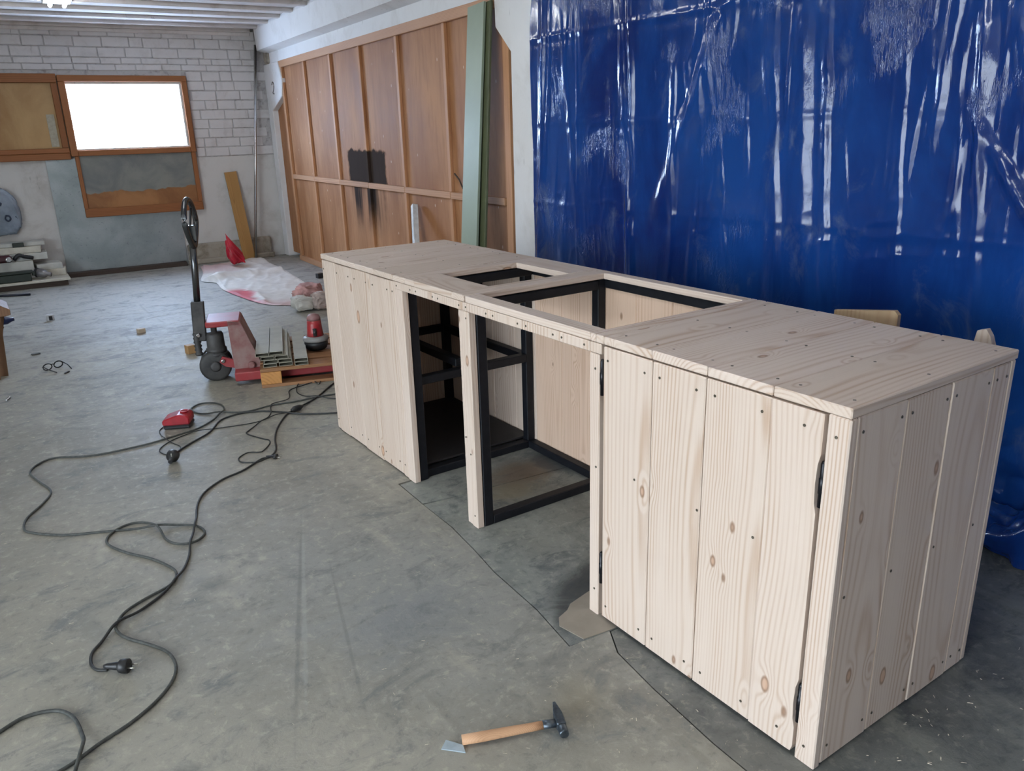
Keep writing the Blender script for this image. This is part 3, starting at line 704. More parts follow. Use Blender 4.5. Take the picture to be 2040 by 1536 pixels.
Ft = np.stack([idx[:-1,:-1].ravel(), idx[:-1,1:].ravel(), idx[1:,1:].ravel(), idx[1:,:-1].ravel()], 1)
tp = solid('blue_tarpaulin', Vt, [tuple(int(i) for i in f) for f in Ft], tarp_m, None, ROOM, smooth=True, base=True,
           label='shiny blue plastic tarpaulin hung over the long wall behind the counter', cat='tarpaulin')
# loose heap of the hem on the floor near the counter's end
n1, n2 = 150, 60
ss, tt = np.meshgrid(np.linspace(0, 1, n1), np.linspace(0, 1, n2))
hv = -7.9 - 2.6*ss; ang = tt*math.pi*1.02
rad = .085+.03*vnoise(ss*23, tt*5, 101)+.018*vnoise(ss*51, tt*11, 102)+.012*(1-np.abs(vnoise(ss*60, tt*9, 104)))
hu = .03 - (rad*1.25)*np.cos(ang)*1.0 - .03 + .04*vnoise(ss*9, ss*0, 103)
hz = .004 + rad*(1.9+.9*vnoise(ss*13, ss*0, 105))*np.sin(ang)
Vh = np.stack([(-.02+hu).ravel(), hv.ravel(), np.maximum(hz, .004).ravel()], 1)
ih = np.arange(n1*n2).reshape(n2, n1)
Fh = np.stack([ih[:-1,:-1].ravel(), ih[:-1,1:].ravel(), ih[1:,1:].ravel(), ih[1:,:-1].ravel()], 1)
solid('gathered_hem', Vh, [tuple(int(i) for i in f) for f in Fh], tarp_m, tp, ROOM, smooth=True)

# ================================================================== things against the walls
galv = NT('galvanised_sheet_metal'); _p = galv.pos(); _n = galv.noise(_p, 3.0, 5, .6, .4); _n2 = galv.noise(_p, 38, 4, .7)
galv.set(Base_Color=galv.mix(galv.math('MULTIPLY', galv.step(_n2, .58, .72), .6), galv.mix(galv.step(_n, .3, .7), (.30,.345,.345), (.42,.455,.46)), (.16,.18,.19)),
         Metallic=.75, Roughness=galv.math('ADD', .30, galv.math('MULTIPLY', _n, .22)))
galv_m = galv.m
box('sheet_metal', (-2.49,-.025,.046), (-1.215,-.020,1.262), galv_m, None, ROOM, b=.0005, label='large galvanised metal sheet standing against the end wall under the window', cat='metal sheet')
bar('plank', (-.525,-.165,.008), (-.592,-.035,1.04), .14, .022, board_tan, None, ROOM, up=(0,1,0), label='tan wooden plank leaning on the end wall beside the metal pole', cat='plank')
chrome = plain('polished_steel', (.62,.62,.62), .22, 1.0, .05)
tube('pipe', [(-.455,-.168,.002),(-.288,-.113,1.22),(-.122,-.058,2.449)], .017, chrome, None, ROOM, 14, label='tall thin metal pipe leaning in the corner of the end wall', cat='pipe')
green_m = plain('pale_green_paint', (.27,.315,.235), .45, 0, .05, 3)
green_d = plain('dark_green_edge', (.075,.085,.04), .5, 0, .1, 8)
bar('green_board', (-.32,-5.43,.004), (-.078,-5.325,2.20), .215, .018, green_m, None, ROOM, up=(1,0,0), label='pale green painted board leaning in front on the orange panelled wall', cat='board')
bar('green_board', (-.285,-5.485,.004), (-.056,-5.36,2.20), .24, .016, green_d, None, ROOM, up=(1,0,0), label='dark green board leaning behind the pale green one', cat='board')
bar('batten_stick', (-.30,-4.62,.002), (-.045,-4.09,.87), .045, .045, plain('white_stick_paint', (.60,.62,.63), .5), None, ROOM, up=(1,0,0), label='short white stick leaning on the orange wall behind the counter', cat='stick')
tube('twig', [(-.05,-4.845,1.145),(-.03,-4.88,1.10),(-.034,-4.94,1.04)], .006, dark_w, wr, ROOM, 6)

# hanging bag at the left of the end wall
def crumple(name, size, seed, amp, m, M, parent=None, n=26, squash=2.4, **kw):
    """soft crumpled body: rounded box pushed about by ridged noise"""
    me = bpy.data.meshes.new(name); bm = bmesh.new(); bmesh.ops.create_icosphere(bm, subdivisions=5, radius=1.0)
    P = np.array([v.co for v in bm.verts])
    Q = np.sign(P)*np.abs(P)**(1/squash*1.6)
    Q = Q/np.abs(Q).max(0)
    d = sum(a*(1-2*np.abs(vnoise(P[:,0]*f+P[:,2]*f*.7+seed, P[:,1]*f+P[:,2]*f*.6, seed+i))) for i, (a, f) in enumerate(((1,1.7),(.6,3.6),(.35,7.5))))
    Q = Q*(1+amp*d[:,None])*np.array(size)/2
    Q[:,2] -= Q[:,2].min()
    for v, q_ in zip(bm.verts, Q): v.co = q_
    bm.to_mesh(me); bm.free(); me.materials.append(m)
    me.polygons.foreach_set('use_smooth', [True]*len(me.polygons))
    return link(name, me, M, parent, **kw)
bag_m = plain('grey_blue_plastic', (.22,.26,.31), .3, 0, .25, 6)
bg = crumple('hanging_bag', (.36,.11,.44), 5, .10, bag_m, ROOM @ Matrix.Translation((-3.02,-.075,.50)), label='grey-blue plastic bag hanging on the white end wall above the boards', cat='bag')
mk = plain('dark_bag_print', (.03,.045,.08), .5)
for pts in ([(-2.955,-.141,.72),(-2.925,-.137,.71),(-2.92,-.137,.68),(-2.945,-.141,.66),(-2.965,-.142,.69),(-2.955,-.141,.72)], [(-2.875,-.118,.80),(-2.87,-.118,.77)], [(-2.87,-.118,.705),(-2.855,-.112,.67)], [(-2.995,-.143,.86),(-2.975,-.143,.84),(-2.995,-.143,.82)]):
    tube('printed_mark', spline(pts, 3) if len(pts) > 2 else pts, .009, mk, bg, ROOM, 6)

# stepped pile of boards and tools on the sill at the left
pale = plain('pale_board_paint', (.50,.50,.46), .55, 0, .1, 9); cream = plain('cream_board', (.55,.52,.44), .55, 0, .1, 9)
dgreen = plain('dark_green_metal', (.028,.036,.028), .5, .2); dmaroon = plain('dark_maroon_plastic', (.055,.012,.016), .35); drk = plain('dark_rubber', (.016,.016,.018), .45)
def pb(lo, hi, m, label, rz=0.0, name='board'):
    return box(name, lo, hi, m, None, ROOM, b=.004, rot=Matrix.Rotation(rz, 4, 'Z'), label=label, cat='board')
pb((-3.32,-.62,.0), (-2.52,-.15,.055), dark_w, 'dark plank at the bottom of the board pile beside the metal sheet')
pb((-3.20,-.66,.056), (-2.50,-.17,.082), cream, 'lowest cream board of the pile by the metal sheet', .03)
pb((-2.80,-.40,.083), (-2.51,-.18,.150), cream, 'thick cream offcut under the tilted white board in the pile', -.05)
pb((-2.79,-.40,.151), (-2.55,-.16,.215), pale, 'white block lying on the cream offcut of the board pile', .14)
pb((-3.25,-.42,.083), (-2.80,-.16,.265), pale, 'thick pale block carrying the tools in the pile')
pb((-3.24,-.40,.266), (-2.66,-.12,.335), pale, 'long pale board with dark front edge on the pile', .02)
pb((-3.20,-.34,.336), (-2.70,-.10,.40), cream, 'cream board second from the top of the pile', -.03)
pb((-3.18,-.28,.401), (-2.66,-.08,.44), pale, 'topmost white board of the pile by the end wall', .04)
box('small_box', (-2.955,-.33,.401), (-2.85,-.285,.445), dgreen, None, ROOM, b=.003, label='small dark green box on top of the board pile', cat='box')
tube('dark_hose', spline([(-2.965,-.43,.288),(-2.92,-.44,.33),(-2.86,-.43,.31),(-2.79,-.42,.289)], 5), .02, drk, None, ROOM, 8, label='short black hose lying across the front of the board pile', cat='hose')
rt = empty('router_tool', ROOM @ Matrix.Translation((-3.12,-.47,.266)), 'dark maroon power tool lying on the board pile at the picture edge', 'power tool')
box('tool_body', (-3.20,-.49,.27), (-2.98,-.42,.345), dmaroon, rt, ROOM, b=.02); lathe('tool_ring', [(.02,0),(.03,.004),(.03,.012),(.02,.014)], chrome, ROOM @ Matrix.Translation((-3.01,-.492,.30)) @ Matrix.Rotation(math.pi/2, 4, 'X'), rt, 14)
tr_ = empty('tool_tray', ROOM @ Matrix.Translation((-3.05,-.60,.083)), 'dark green open tray on the lowest board of the pile', 'tray')
box('tray_body', (-3.25,-.64,.083), (-2.84,-.52,.165), dgreen, tr_, ROOM, b=.008); box('tray_rim', (-3.27,-.65,.165), (-2.82,-.51,.182), dgreen, tr_, ROOM, b=.005)
box('tray_handle', (-2.835,-.60,.13), (-2.80,-.57,.175), dgreen, tr_, ROOM, b=.006)
dm = empty('spindle_tool', ROOM @ Matrix.Translation((-2.72,-.55,.083)), 'grey metal spindle tool lying on the cream board of the pile', 'tool')
Md = ROOM @ Matrix.Translation((-2.80,-.50,.150)) @ Matrix.Rotation(-.55, 4, 'Z') @ Matrix.Rotation(math.radians(100), 4, 'Y')
lathe('spindle', [(.008,-.05),(.010,-.01),(.040,.0),(.046,.02),(.046,.085),(.036,.11),(.022,.125),(.022,.165),(.008,.17)], plain('grey_tool_metal', (.20,.19,.19), .4, .5), Md, dm, 18)
lathe('collar', [(.047,.012),(.050,.016),(.050,.030),(.047,.034)], drk, Md, dm, 18)

# rod on the floor and trestle at the left edge
tube('metal_rod', [(-1.75,8.62,.012),(-1.234,8.39,.012),(-.98,8.27,.012)], .011, plain('dark_rod_steel', (.02,.022,.035), .4, .5), None, I4, 10, label='thin dark metal rod lying on the floor by the end wall', cat='rod')
ts = empty('trestle', Matrix.Translation((-1.6,5.35,0)), 'low wooden trestle standing at the left edge of the floor', 'trestle')
prism('trestle_top', [(-2.3,.39),(-1.285,.39),(-1.252,.395),(-1.250,.43),(-1.31,.47),(-2.3,.47)], 5.10, 5.42, trestle_w, (0,2,1), ts, I4, .004)
for a, c in (((-1.365,5.14,0),(-1.335,5.16,.39)), ((-1.37,5.36,0),(-1.33,5.34,.39)), ((-2.2,5.13,0),(-2.2,5.16,.39)), ((-2.2,5.37,0),(-2.2,5.34,.39))):
    bar('trestle_leg', a, c, .05, .05, trestle_w, ts)
bar('trestle_brace', (-1.42,5.25,.02), (-1.33,5.25,.385), .03, .09, trestle_w, ts)
bar('trestle_brace', (-1.405,5.04,.006), (-1.36,5.08,.36), .035, .05, trestle_w, ts)
lathe('bottle', [(.02,0),(.028,.006),(.028,.055),(.014,.085),(.012,.10),(.004,.102)], plain('dark_blue_plastic', (.012,.022,.085), .3), Matrix.Translation((-1.33,5.50,.29)) @ Matrix.Rotation(math.radians(88), 4, 'Y'), None, 14, label='dark blue bottle lying on the trestle shelf', cat='bottle')
bar('trestle_shelf', (-2.1,5.50,.255), (-1.30,5.50,.255), .10, .012, trestle_w, ts)

# ================================================================== pallet truck, pallet and its load
A0 = math.radians(-18)
TR = Matrix.Translation((-.25,4.16,0)) @ Matrix.Rotation(A0, 4, 'Z')
def dusty(name, c, dust, amt, rough, metal=0.0):
    t = NT(name); p = t.obj(); n = t.noise(p, 9, 5, .6); nz = t.n('SeparateXYZ', {0: t.n('NewGeometry').outputs['Normal']}).outputs[2]
    t.set(Base_Color=t.mix(t.math('MULTIPLY', t.step(n, .25, .7), amt), c, dust), Roughness=rough, Metallic=metal); return t.m
red_m = dusty('red_truck_paint', (.30,.018,.024), (.22,.10,.095), .35, .45)
reddust = dusty('dusty_red_truck_paint', (.19,.055,.05), (.27,.19,.17), .85, .6)
iron = dusty('grimy_iron', (.035,.033,.035), (.12,.115,.105), .6, .55, .3)
rubber = dusty('black_wheel_rubber', (.012,.012,.013), (.09,.085,.075), .45, .6)
hand_m = dusty('worn_dark_chrome', (.10,.105,.11), (.20,.20,.20), .5, .25, .9)
pt = empty('pallet_truck', TR, 'red hand pallet truck with upright dark chrome handle', 'pallet truck')
def wheel(x, y, parent):
    M = TR @ Matrix.Translation((x, y, .096)) @ Matrix.Rotation(math.pi/2, 4, 'X')
    w = lathe('steering_wheel', [(.03,-.026),(.078,-.026),(.094,-.020),(.096,0),(.094,.020),(.078,.026),(.03,.026)], rubber, M, parent, 28)
    lathe('hub', [(.012,.020),(.030,.022),(.034,.029),(.022,.034),(.010,.034)], iron, M, w, 16)
wheel(.0,-.055,pt); wheel(.0,.055,pt)
lathe('axle', [(.012,-.08),(.012,.08)], iron, TR @ Matrix.Translation((0,0,.096)) @ Matrix.Rotation(math.pi/2, 4, 'X'), pt, 12)
lathe('pump', [(.05,.175),(.062,.18),(.062,.20),(.054,.205),(.052,.285),(.046,.30),(.018,.302),(.018,.35)], iron, TR @ Matrix.Translation((.015,-.02,0)), pt, 22)
lathe('pump_base', [(.03,.10),(.05,.12),(.066,.165),(.066,.176)], iron, TR @ Matrix.Translation((.015,-.02,0)), pt, 18)
# body: slanted red channel with a flat cap arm over the pump
prism('body_plate', [(.105,.385),(.180,.378),(.285,.075),(.285,.045),(.115,.045)], -.135, -.125, reddust, (0,2,1), pt, TR, .002)
prism('body_plate', [(.105,.385),(.180,.378),(.285,.075),(.285,.045),(.115,.045)], .125, .135, reddust, (0,2,1), pt, TR, .002)
prism('body_back', [(.172,.380),(.180,.378),(.285,.075),(.277,.072)], -.125, .125, reddust, (0,2,1), pt, TR)
box('cap_arm', (-.02,-.135,.352), (.178,.135,.386), red_m, pt, TR, b=.006)
prism('yoke_link', [(.03,.13),(.05,.165),(.16,.12),(.15,.075),(.06,.10)], -.12, -.10, red_m, (0,2,1), pt, TR, .002)
lathe('link_pin', [(.012,0),(.012,.008),(.008,.01)], chrome, TR @ Matrix.Translation((.052,-.12,.137)) @ Matrix.Rotation(math.pi/2, 4, 'X'), pt, 12)
lathe('body_boss', [(.022,0),(.022,.016),(.012,.018)], reddust, TR @ Matrix.Translation((.215,-.135,.10)) @ Matrix.Rotation(math.pi/2, 4, 'X'), pt, 14)
for s in (-1, 1):
    box('fork', (.115, s*.165-.068, .028), (1.05, s*.165+.068, .082), red_m, pt, TR, b=.006)
# handle
hd = bar('handle_bracket', (-.070,-.02,.255), (-.055,-.02,.50), .075, .05, iron, pt, TR, b=.006)
lathe('spring', [(.02,.0)] + [(.024 if k % 2 else .017, .012*k) for k in range(1, 12)] + [(.018,.145)], iron, TR @ Matrix.Translation((-.088,-.03,.165)), pt, 14)
lathe('bracket_bolt', [(.013,0),(.013,.01),(.008,.013)], chrome, TR @ Matrix.Translation((-.075,-.046,.295)) @ Matrix.Rotation(math.pi/2, 4, 'X'), pt, 10)
tube('handle_shaft', [(-.056,-.02,.49),(-.040,-.02,.70),(-.030,-.02,.87)], .020, hand_m, pt, TR, 14)
lp = []
for k in range(33):
    a = 2*math.pi*k/32; s_ = math.sin(a)
    wdt = .088*math.cos(a)*(1-.55*max(0,-s_)**1.2)*(1 if s_ < 0 else (1-.12*s_))
    lp.append((-.026 + .28*wdt, -.02 + .9*wdt, .975 + (.128*s_ if s_ > 0 else .150*s_)))
tube('handle_loop', lp, .0165, hand_m, pt, TR, 12)
bar('handle_web', (-.030,-.02,.86), (-.027,-.02,.955), .055, .022, hand_m, pt, TR, b=.004)
bar('release_lever', (-.030,-.02,.955), (-.010,-.028,1.06), .014, .012, drk, pt, TR, b=.003)

PA = Matrix.Translation((-.10,3.757,0)) @ Matrix.Rotation(A0, 4, 'Z')
pa = empty('pallet', PA @ Matrix.Translation((.5,.36,0)), 'orange-brown wooden pallet on the forks of the red truck', 'pallet')
for j, y in enumerate((0,.15,.31,.47,.63)):
    box('deck_board', (0, y+.006*j, .098), (1.05, y+.125+.006*j, .117), pallet_w, pa, PA, b=.002)
for x in (0,.46,.93):
    for y in (0,.327,.655):
        box('pallet_block', (x, y, .020), (x+.12, y+.10, .096), pallet_blk, pa, PA, b=.003)
for y in (0,.327,.655): box('bottom_board', (0, y, .0), (1.05, y+.10, .019), pallet_w, pa, PA, b=.002)
prof_m = dusty('grey_steel_profile', (.29,.275,.215), (.40,.375,.29), .7, .55, .1)
hollow = plain('profile_inside', (.012,.012,.014), .7)
def profile(x, y, z, rz, label, Ln=.70, w=.078, h=.021):
    """open rectangular steel tube lying on the pallet"""
    M = PA @ Matrix.Translation((x, y, z)) @ Matrix.Rotation(rz, 4, 'Z')
    tk = .0022; hw = w/2; o_ = [(-hw,0),(hw,0),(hw,h),(-hw,h)]; i_ = [(-hw+tk,tk),(hw-tk,tk),(hw-tk,h-tk),(-hw+tk,h-tk)]
    V = []; F = []
    for yy in (0, Ln): V += [(a, yy, b_) for a, b_ in o_] + [(a, yy, b_) for a, b_ in i_]
    for k in range(4):
        n_ = (k+1) % 4
        F += [(k, n_, 8+n_, 8+k)[::-1], (4+k, 4+n_, 12+n_, 12+k), (k, n_, 4+n_, 4+k), (8+k, 8+n_, 12+n_, 12+k)[::-1]]
    me = mesh('steel_profile', V, F, prof_m); fixn(me)
    link('steel_profile', me, M, None, label=label, cat='steel profile', group='steel profiles on the pallet')
z_ = .118
G = 'flat grey steel tube in the stack on the pallet, '
profile(.060,.03,z_,.0, G+'bottom row beside the truck'); profile(.152,.03,z_,.0, G+'bottom row second from the truck'); profile(.244,.01,z_,.0, G+'bottom row farthest from the truck')
z_ += .0225
profile(.068,.03,z_,.0, G+'second row beside the truck'); profile(.150,.03,z_,.0, G+'second row middle'); profile(.244,.01,z_,.0, G+'top of the outer column')
z_ += .0225
profile(.050,.03,z_,-.01, G+'third row beside the truck'); profile(.132,.03,z_,-.01, G+'third row middle')
z_ += .0225
profile(.022,.04,z_,-.01, G+'topmost row beside the truck'); profile(.104,.05,z_,-.01, G+'topmost row toward the red tool')
# red power tool standing on the pallet
gr = empty('polisher', Matrix.Translation((.345,3.985,.117)), 'red and black power polisher standing on the pallet', 'power tool')
GM = WM[gr.name] @ Matrix.Scale(1.0, 4)
tred = dusty('red_tool_plastic', (.33,.014,.018), (.25,.12,.11), .3, .35)
lathe('tool_bowl', [(.040,.0),(.066,.012),(.076,.04),(.074,.062)], drk, GM, gr, 22)
lathe('tool_collar', [(.078,.062),(.082,.068),(.080,.085),(.060,.094)], dusty('grey_tool_collar', (.22,.21,.20), (.3,.28,.26), .6, .5), GM, gr, 22)
lathe('tool_motor', [(.054,.090),(.050,.12),(.046,.165),(.044,.195)], tred, GM, gr, 22)
lathe('tool_cap', [(.044,.195),(.043,.212),(.034,.228),(.015,.236),(.002,.237)], dusty('dusty_tool_cap', (.20,.045,.045), (.24,.17,.16), .8, .5), GM, gr, 22)
tube('tool_switch', [(-.02,-.052,.10),(-.02,-.050,.15)], .012, drk, gr, GM, 8)

# ================================================================== cloth, bag and rags on the far floor
def cloth_mat():
    t = NT('white_and_red_drop_cloth'); p = t.pos(); n = t.noise(p, 2.2, 4, .6, .8); n2 = t.noise(p, 9, 4)
    x = t.n('SeparateXYZ', {0: p}).outputs
    left = t.math('SUBTRACT', 1.0, t.step(t.math('ADD', x[0], t.math('MULTIPLY', t.math('SUBTRACT', n, .5), .35)), .66, .78))
    zone = t.math('MULTIPLY', t.step(x[1], 6.0, 6.4), t.math('SUBTRACT', 1.0, t.step(x[1], 6.95, 7.2)))
    near = t.math('SUBTRACT', 1.0, t.step(t.math('ADD', x[1], t.math('MULTIPLY', n, .6)), 6.35, 6.75))
    far = t.math('MULTIPLY', t.step(x[1], 8.15, 8.5), t.math('SUBTRACT', 1.0, t.step(x[0], 1.02, 1.16)))
    col = t.mix(t.step(n2, .3, .7), (.62,.58,.53), (.74,.71,.67))
    col = t.mix(t.math('MULTIPLY', left, zone), col, (.50,.03,.045))
    col = t.mix(t.math('MULTIPLY', t.math('MAXIMUM', near, far), .5), col, (.46,.16,.15))
    t.set(Base_Color=col, Roughness=.6); return t.m
LE = [(.86,5.98),(.72,6.14),(.645,6.49),(.60,7.16),(.645,7.60),(.56,7.85),(.70,8.35),(.80,8.86)]
RE = [(1.16,5.96),(1.25,6.35),(1.335,6.79),(1.385,7.11),(1.44,7.6),(1.49,8.06),(1.50,8.60),(1.42,8.90)]
ls = spline([(x,y,0) for x,y in LE], 16); rs = spline([(x,y,0) for x,y in RE], 16)
nn = 60; Vc = []
for i in range(len(ls)):
    for j in range(nn):
        t_ = j/(nn-1); P_ = ls[i].lerp(rs[i], t_); Vc.append((P_.x, P_.y))
Vc = np.array(Vc)
hc = .004 + .018*np.clip(1-np.abs(vnoise(Vc[:,0]*3+Vc[:,1]*2.2, Vc[:,1]*1.1-Vc[:,0]*2, 201)), 0, 1)**3 + .010*np.clip(1-np.abs(vnoise(Vc[:,0]*7-Vc[:,1]*3, Vc[:,1]*4, 202)), 0, 1)**3
hc = hc + .085*np.exp(-((Vc[:,1]-7.82-.25*(Vc[:,0]-1))/.11)**2)*(.5+.5*vnoise(Vc[:,0]*4, Vc[:,1]*2, 203))
hc = hc + .05*np.exp(-((Vc[:,1]-8.6)/.25)**2)*(.6+.6*vnoise(Vc[:,0]*5, Vc[:,1]*5, 204))
ni = len(ls); ic = np.arange(ni*nn).reshape(ni, nn)
hc = hc.reshape(ni, nn); hc[:, :2] = .006; hc[:, -2:] = .006; hc[:2] = .006; hc[-2:] = .006; hc = np.maximum(hc, .004).ravel()
Fc_ = np.stack([ic[:-1,:-1].ravel(), ic[1:,:-1].ravel(), ic[1:,1:].ravel(), ic[:-1,1:].ravel()], 1)
Fc_ = Fc_[:, ::-1]
solid('drop_cloth', np.column_stack([Vc, hc]), [tuple(int(i) for i in f) for f in Fc_], cloth_mat(), None, I4, smooth=True, base=True, label='crumpled white drop cloth with red patches on the far floor', cat='cloth')
redbag = plain('red_plastic_film', (.44,.012,.03), .22, 0, .3, 6)
rbm = crumple('plastic_bag', (.26,.24,.30), 31, .16, redbag, Matrix.Translation((1.13,8.43,.05)), label='crumpled shiny red plastic bag standing on the white cloth', cat='bag', squash=1.7)
for v in rbm.data.vertices:
    f_ = max(0, v.co.z/.30); k_ = 1-.80*f_**.8; v.co.x = v.co.x*k_ - .09*f_; v.co.y *= k_
rag_m = plain('stained_rag_cloth', (.45,.36,.32), .8, 0, .3, 7); rag_w = plain('white_rag_cloth', (.55,.53,.48), .8, 0, .15, 7)
crumple('rag', (.24,.22,.17), 41, .16, plain('pink_rag_cloth', (.47,.26,.24), .8, 0, .3, 9), Matrix.Translation((1.0,5.86,.006)), label='pinkish crumpled rag in the heap beside the drop cloth', cat='rag')
crumple('rag', (.17,.16,.11), 42, .14, rag_w, Matrix.Translation((.875,5.70,.002)), label='small white crumpled rag at the front of the heap', cat='rag')
crumple('rag', (.16,.15,.13), 44, .15, rag_m, Matrix.Translation((1.03,5.66,.002)), label='beige crumpled rag in the heap nearest the counter', cat='rag')
crumple('rag', (.12,.22,.09), 45, .16, redbag, Matrix.Translation((1.14,5.72,.002)), label='red crumpled rag in the heap by the counter', cat='rag')

# ================================================================== cables
cab = plain('dark_cable_rubber', (.020,.021,.020), .55, 0, .3, 60); cab_d = plain('dusty_cable_rubber', (.055,.058,.052), .65, 0, .3, 60)
def cable(name, pts, r, m, label, z=None, lift=()):
    P = [(x, y, r+.0005) for x, y in pts]
    P = spline(P, 6)
    for k, p in enumerate(P):
        for (cx_, cy_, h_) in lift:
            d = math.hypot(p.x-cx_, p.y-cy_); p.z += h_*math.exp(-(d/.05)**2)
    root = empty(name, Matrix.Translation((pts[len(pts)//2][0], pts[len(pts)//2][1], 0)), label, 'cable')
    tube('cord', P, r, m, root, I4, 8)
    return root
T1 = [(0.084,3.046),(-0.013,3.104),(-0.103,3.176),(-0.182,3.281),(-0.248,3.344),(-0.335,3.374),(-0.418,3.359),(-0.474,3.317),(-0.531,3.221),(-0.575,3.166),(-0.651,3.106),(-0.738,3.027),(-0.768,2.975)]
T2 = [(0.27,3.357),(0.193,3.361),(0.091,3.375),(-0.041,3.38),(-0.161,3.401),(-0.299,3.385),(-0.415,3.448),(-0.513,3.506),(-0.542,3.582),(-0.537,3.64),(-0.478,3.691),(-0.416,3.662),(-0.386,3.594),(-0.396,3.495),(-0.439,3.427),(-0.5,3.357),(-0.588,3.285),(-0.677,3.256),(-0.768,3.232),(-0.882,3.213),(-1.09,3.225),(-1.244,3.308),(-1.321,3.27),(-1.361,3.179),(-1.339,3.052),(-1.303,2.888),(-1.343,2.773),(-1.407,2.664),(-1.427,2.573),(-1.409,2.508),(-1.307,2.405),(-1.166,2.332),(-1.014,2.257),(-0.895,2.192),(-0.858,2.133),(-0.86,2.074),(-0.904,2.035),(-0.957,2.051),(-0.988,2.113),(-0.994,2.216),(-1.015,2.299),(-1.063,2.341),(-1.121,2.329),(-1.169,2.275),(-1.175,2.208),(-1.132,2.106),(-1.064,1.997),(-1.019,1.885),(-1.018,1.823),(-1.052,1.77),(-1.131,1.735),(-1.2,1.694),(-1.234,1.644),(-1.244,1.603),(-1.226,1.539),(-1.165,1.442),(-1.136,1.376),(-1.134,1.301),(-1.159,1.238),(-1.21,1.18),(-1.281,1.132),(-1.358,1.1),(-1.443,1.058),(-1.54,1.041)]
T3 = [(0.398,3.658),(0.254,3.541),(0.107,3.384),(-0.017,3.285),(-0.125,3.215),(-0.184,3.142),(-0.263,3.007),(-0.317,2.875),(-0.359,2.736),(-0.411,2.668),(-0.455,2.665),(-0.56,2.588),(-0.663,2.546),(-0.76,2.461),(-0.817,2.356),(-0.863,2.193),(-0.919,2.036),(-0.953,1.926),(-1.003,1.823),(-1.066,1.742),(-1.158,1.672),(-1.241,1.624),(-1.293,1.559),(-1.324,1.516),(-1.333,1.463),(-1.323,1.424),(-1.297,1.404)]
T5 = [(0.246,3.69),(0.133,3.654),(0.02,3.61),(-0.025,3.492),(-0.075,3.408),(-0.156,3.419),(-0.215,3.247),(-0.278,3.179),(-0.384,3.086),(-0.405,3.04),(-0.364,2.929),(-0.344,2.887),(-0.359,2.833),(-0.41,2.768),(-0.432,2.761),(-0.478,2.79),(-0.533,2.749),(-0.536,2.691),(-0.481,2.648),(-0.417,2.668)]
T6 = [(0.266,3.741),(0.202,3.61),(0.19,3.697),(0.149,3.731),(0.096,3.684),(0.047,3.575),(0.036,3.501),(0.056,3.426),(0.111,3.347),(0.196,3.256)]
T7 = [(-0.776,2.985),(-0.803,3.015),(-0.819,3.074),(-0.803,3.127),(-0.746,3.189),(-0.674,3.227),(-0.577,3.239),(-0.429,3.205),(-0.324,3.187),(-0.228,3.207),(-0.12,3.231),(-0.037,3.269)]
T8 = [(-0.725,3.44),(-0.758,3.384),(-0.766,3.309),(-0.766,3.239),(-0.742,3.152),(-0.723,3.087),(-0.735,3.041),(-0.767,2.985)]
T9 = [(-1.70,1.23),(-1.635,1.265),(-1.569,1.298),(-1.51,1.323),(-1.441,1.302),(-1.405,1.246),(-1.394,1.159),(-1.397,1.108),(-1.424,1.031),(-1.456,0.944),(-1.50,.86)]
ca = cable('extension_cable', T1, .0048, cab, 'thick black cable running from the counter to the round socket', lift=[(-.12,3.22,.004)])
cb = cable('extension_cable', T2, .0046, cab_d, 'long grey-black cable sweeping in wide loops across the whole floor', lift=[(-.44,3.44,.009),(-.993,2.23,.010),(-1.06,2.34,.0),(-.86,2.16,.0)])
cc = cable('extension_cable', T3, .0046, cab, 'black cable winding down the floor to the plug in front', lift=[(-.06,3.33,.010),(-.87,2.17,.011),(-.92,2.03,.010),(-1.235,1.63,.010),(-1.03,1.79,.010)])
cd = cable('power_cord', T5, .0032, cab, 'thin black cord zigzagging from the pallet to the two-pin plug', lift=[(-.075,3.408,.012),(-.215,3.25,.010),(-.30,3.17,.009)])
c6 = cable('power_cord', T6, .0030, cab, 'thin black cord looping beside the pallet', lift=[(.10,3.37,.012),(.16,3.65,.008)])
c7 = cable('power_cord', T7, .0028, cab, 'thin black cord running beside the thick cables to the socket', lift=[(-.6,3.2,.010),(-.2,3.23,.010)])
c8 = cable('power_cord', T8, .0024, cab, 'very thin cord curling from the red charger', lift=[(-.766,3.24,.011)])
c9 = cable('extension_cable', T9, .0050, cab_d, 'thick cable arcing through the bottom left corner of the floor', lift=[(-1.40,1.09,.011)])
plug_m = plain('black_plug_rubber', (.014,.014,.015), .45, 0, .2, 40); pin_m = plain('plug_pin_metal', (.55,.53,.48), .3, 1.0)
# round socket at the end of the thick cable
SM = Matrix.Translation((-.795,2.885,.030)) @ Matrix.Rotation(math.radians(118), 4, 'Z') @ Matrix.Rotation(math.radians(-66), 4, 'Y') 
lathe('socket_body', [(.010,-.045),(.014,-.02),(.026,-.012),(.029,.0),(.029,.016),(.026,.018),(.024,.010),(.002,.010)], plug_m, Matrix.Translation((-.793,2.905,.029)) @ Matrix.Rotation(math.radians(180-28), 4, 'Z') @ Matrix.Rotation(math.radians(90), 4, 'X') @ Matrix.Rotation(math.radians(-14), 4, 'X') @ Matrix.Scale(-1, 4, (0,0,1)) @ Matrix.Scale(-1, 4, (0,0,1)), ca, 22)
box('socket_earth_strip', (-.0025,-.0015,-.021), (.0025,.0015,.021), pin_m, ca, Matrix.Translation((-.801,2.884,.030)) @ Matrix.Rotation(math.radians(-28), 4, 'Z'), b=.0005)
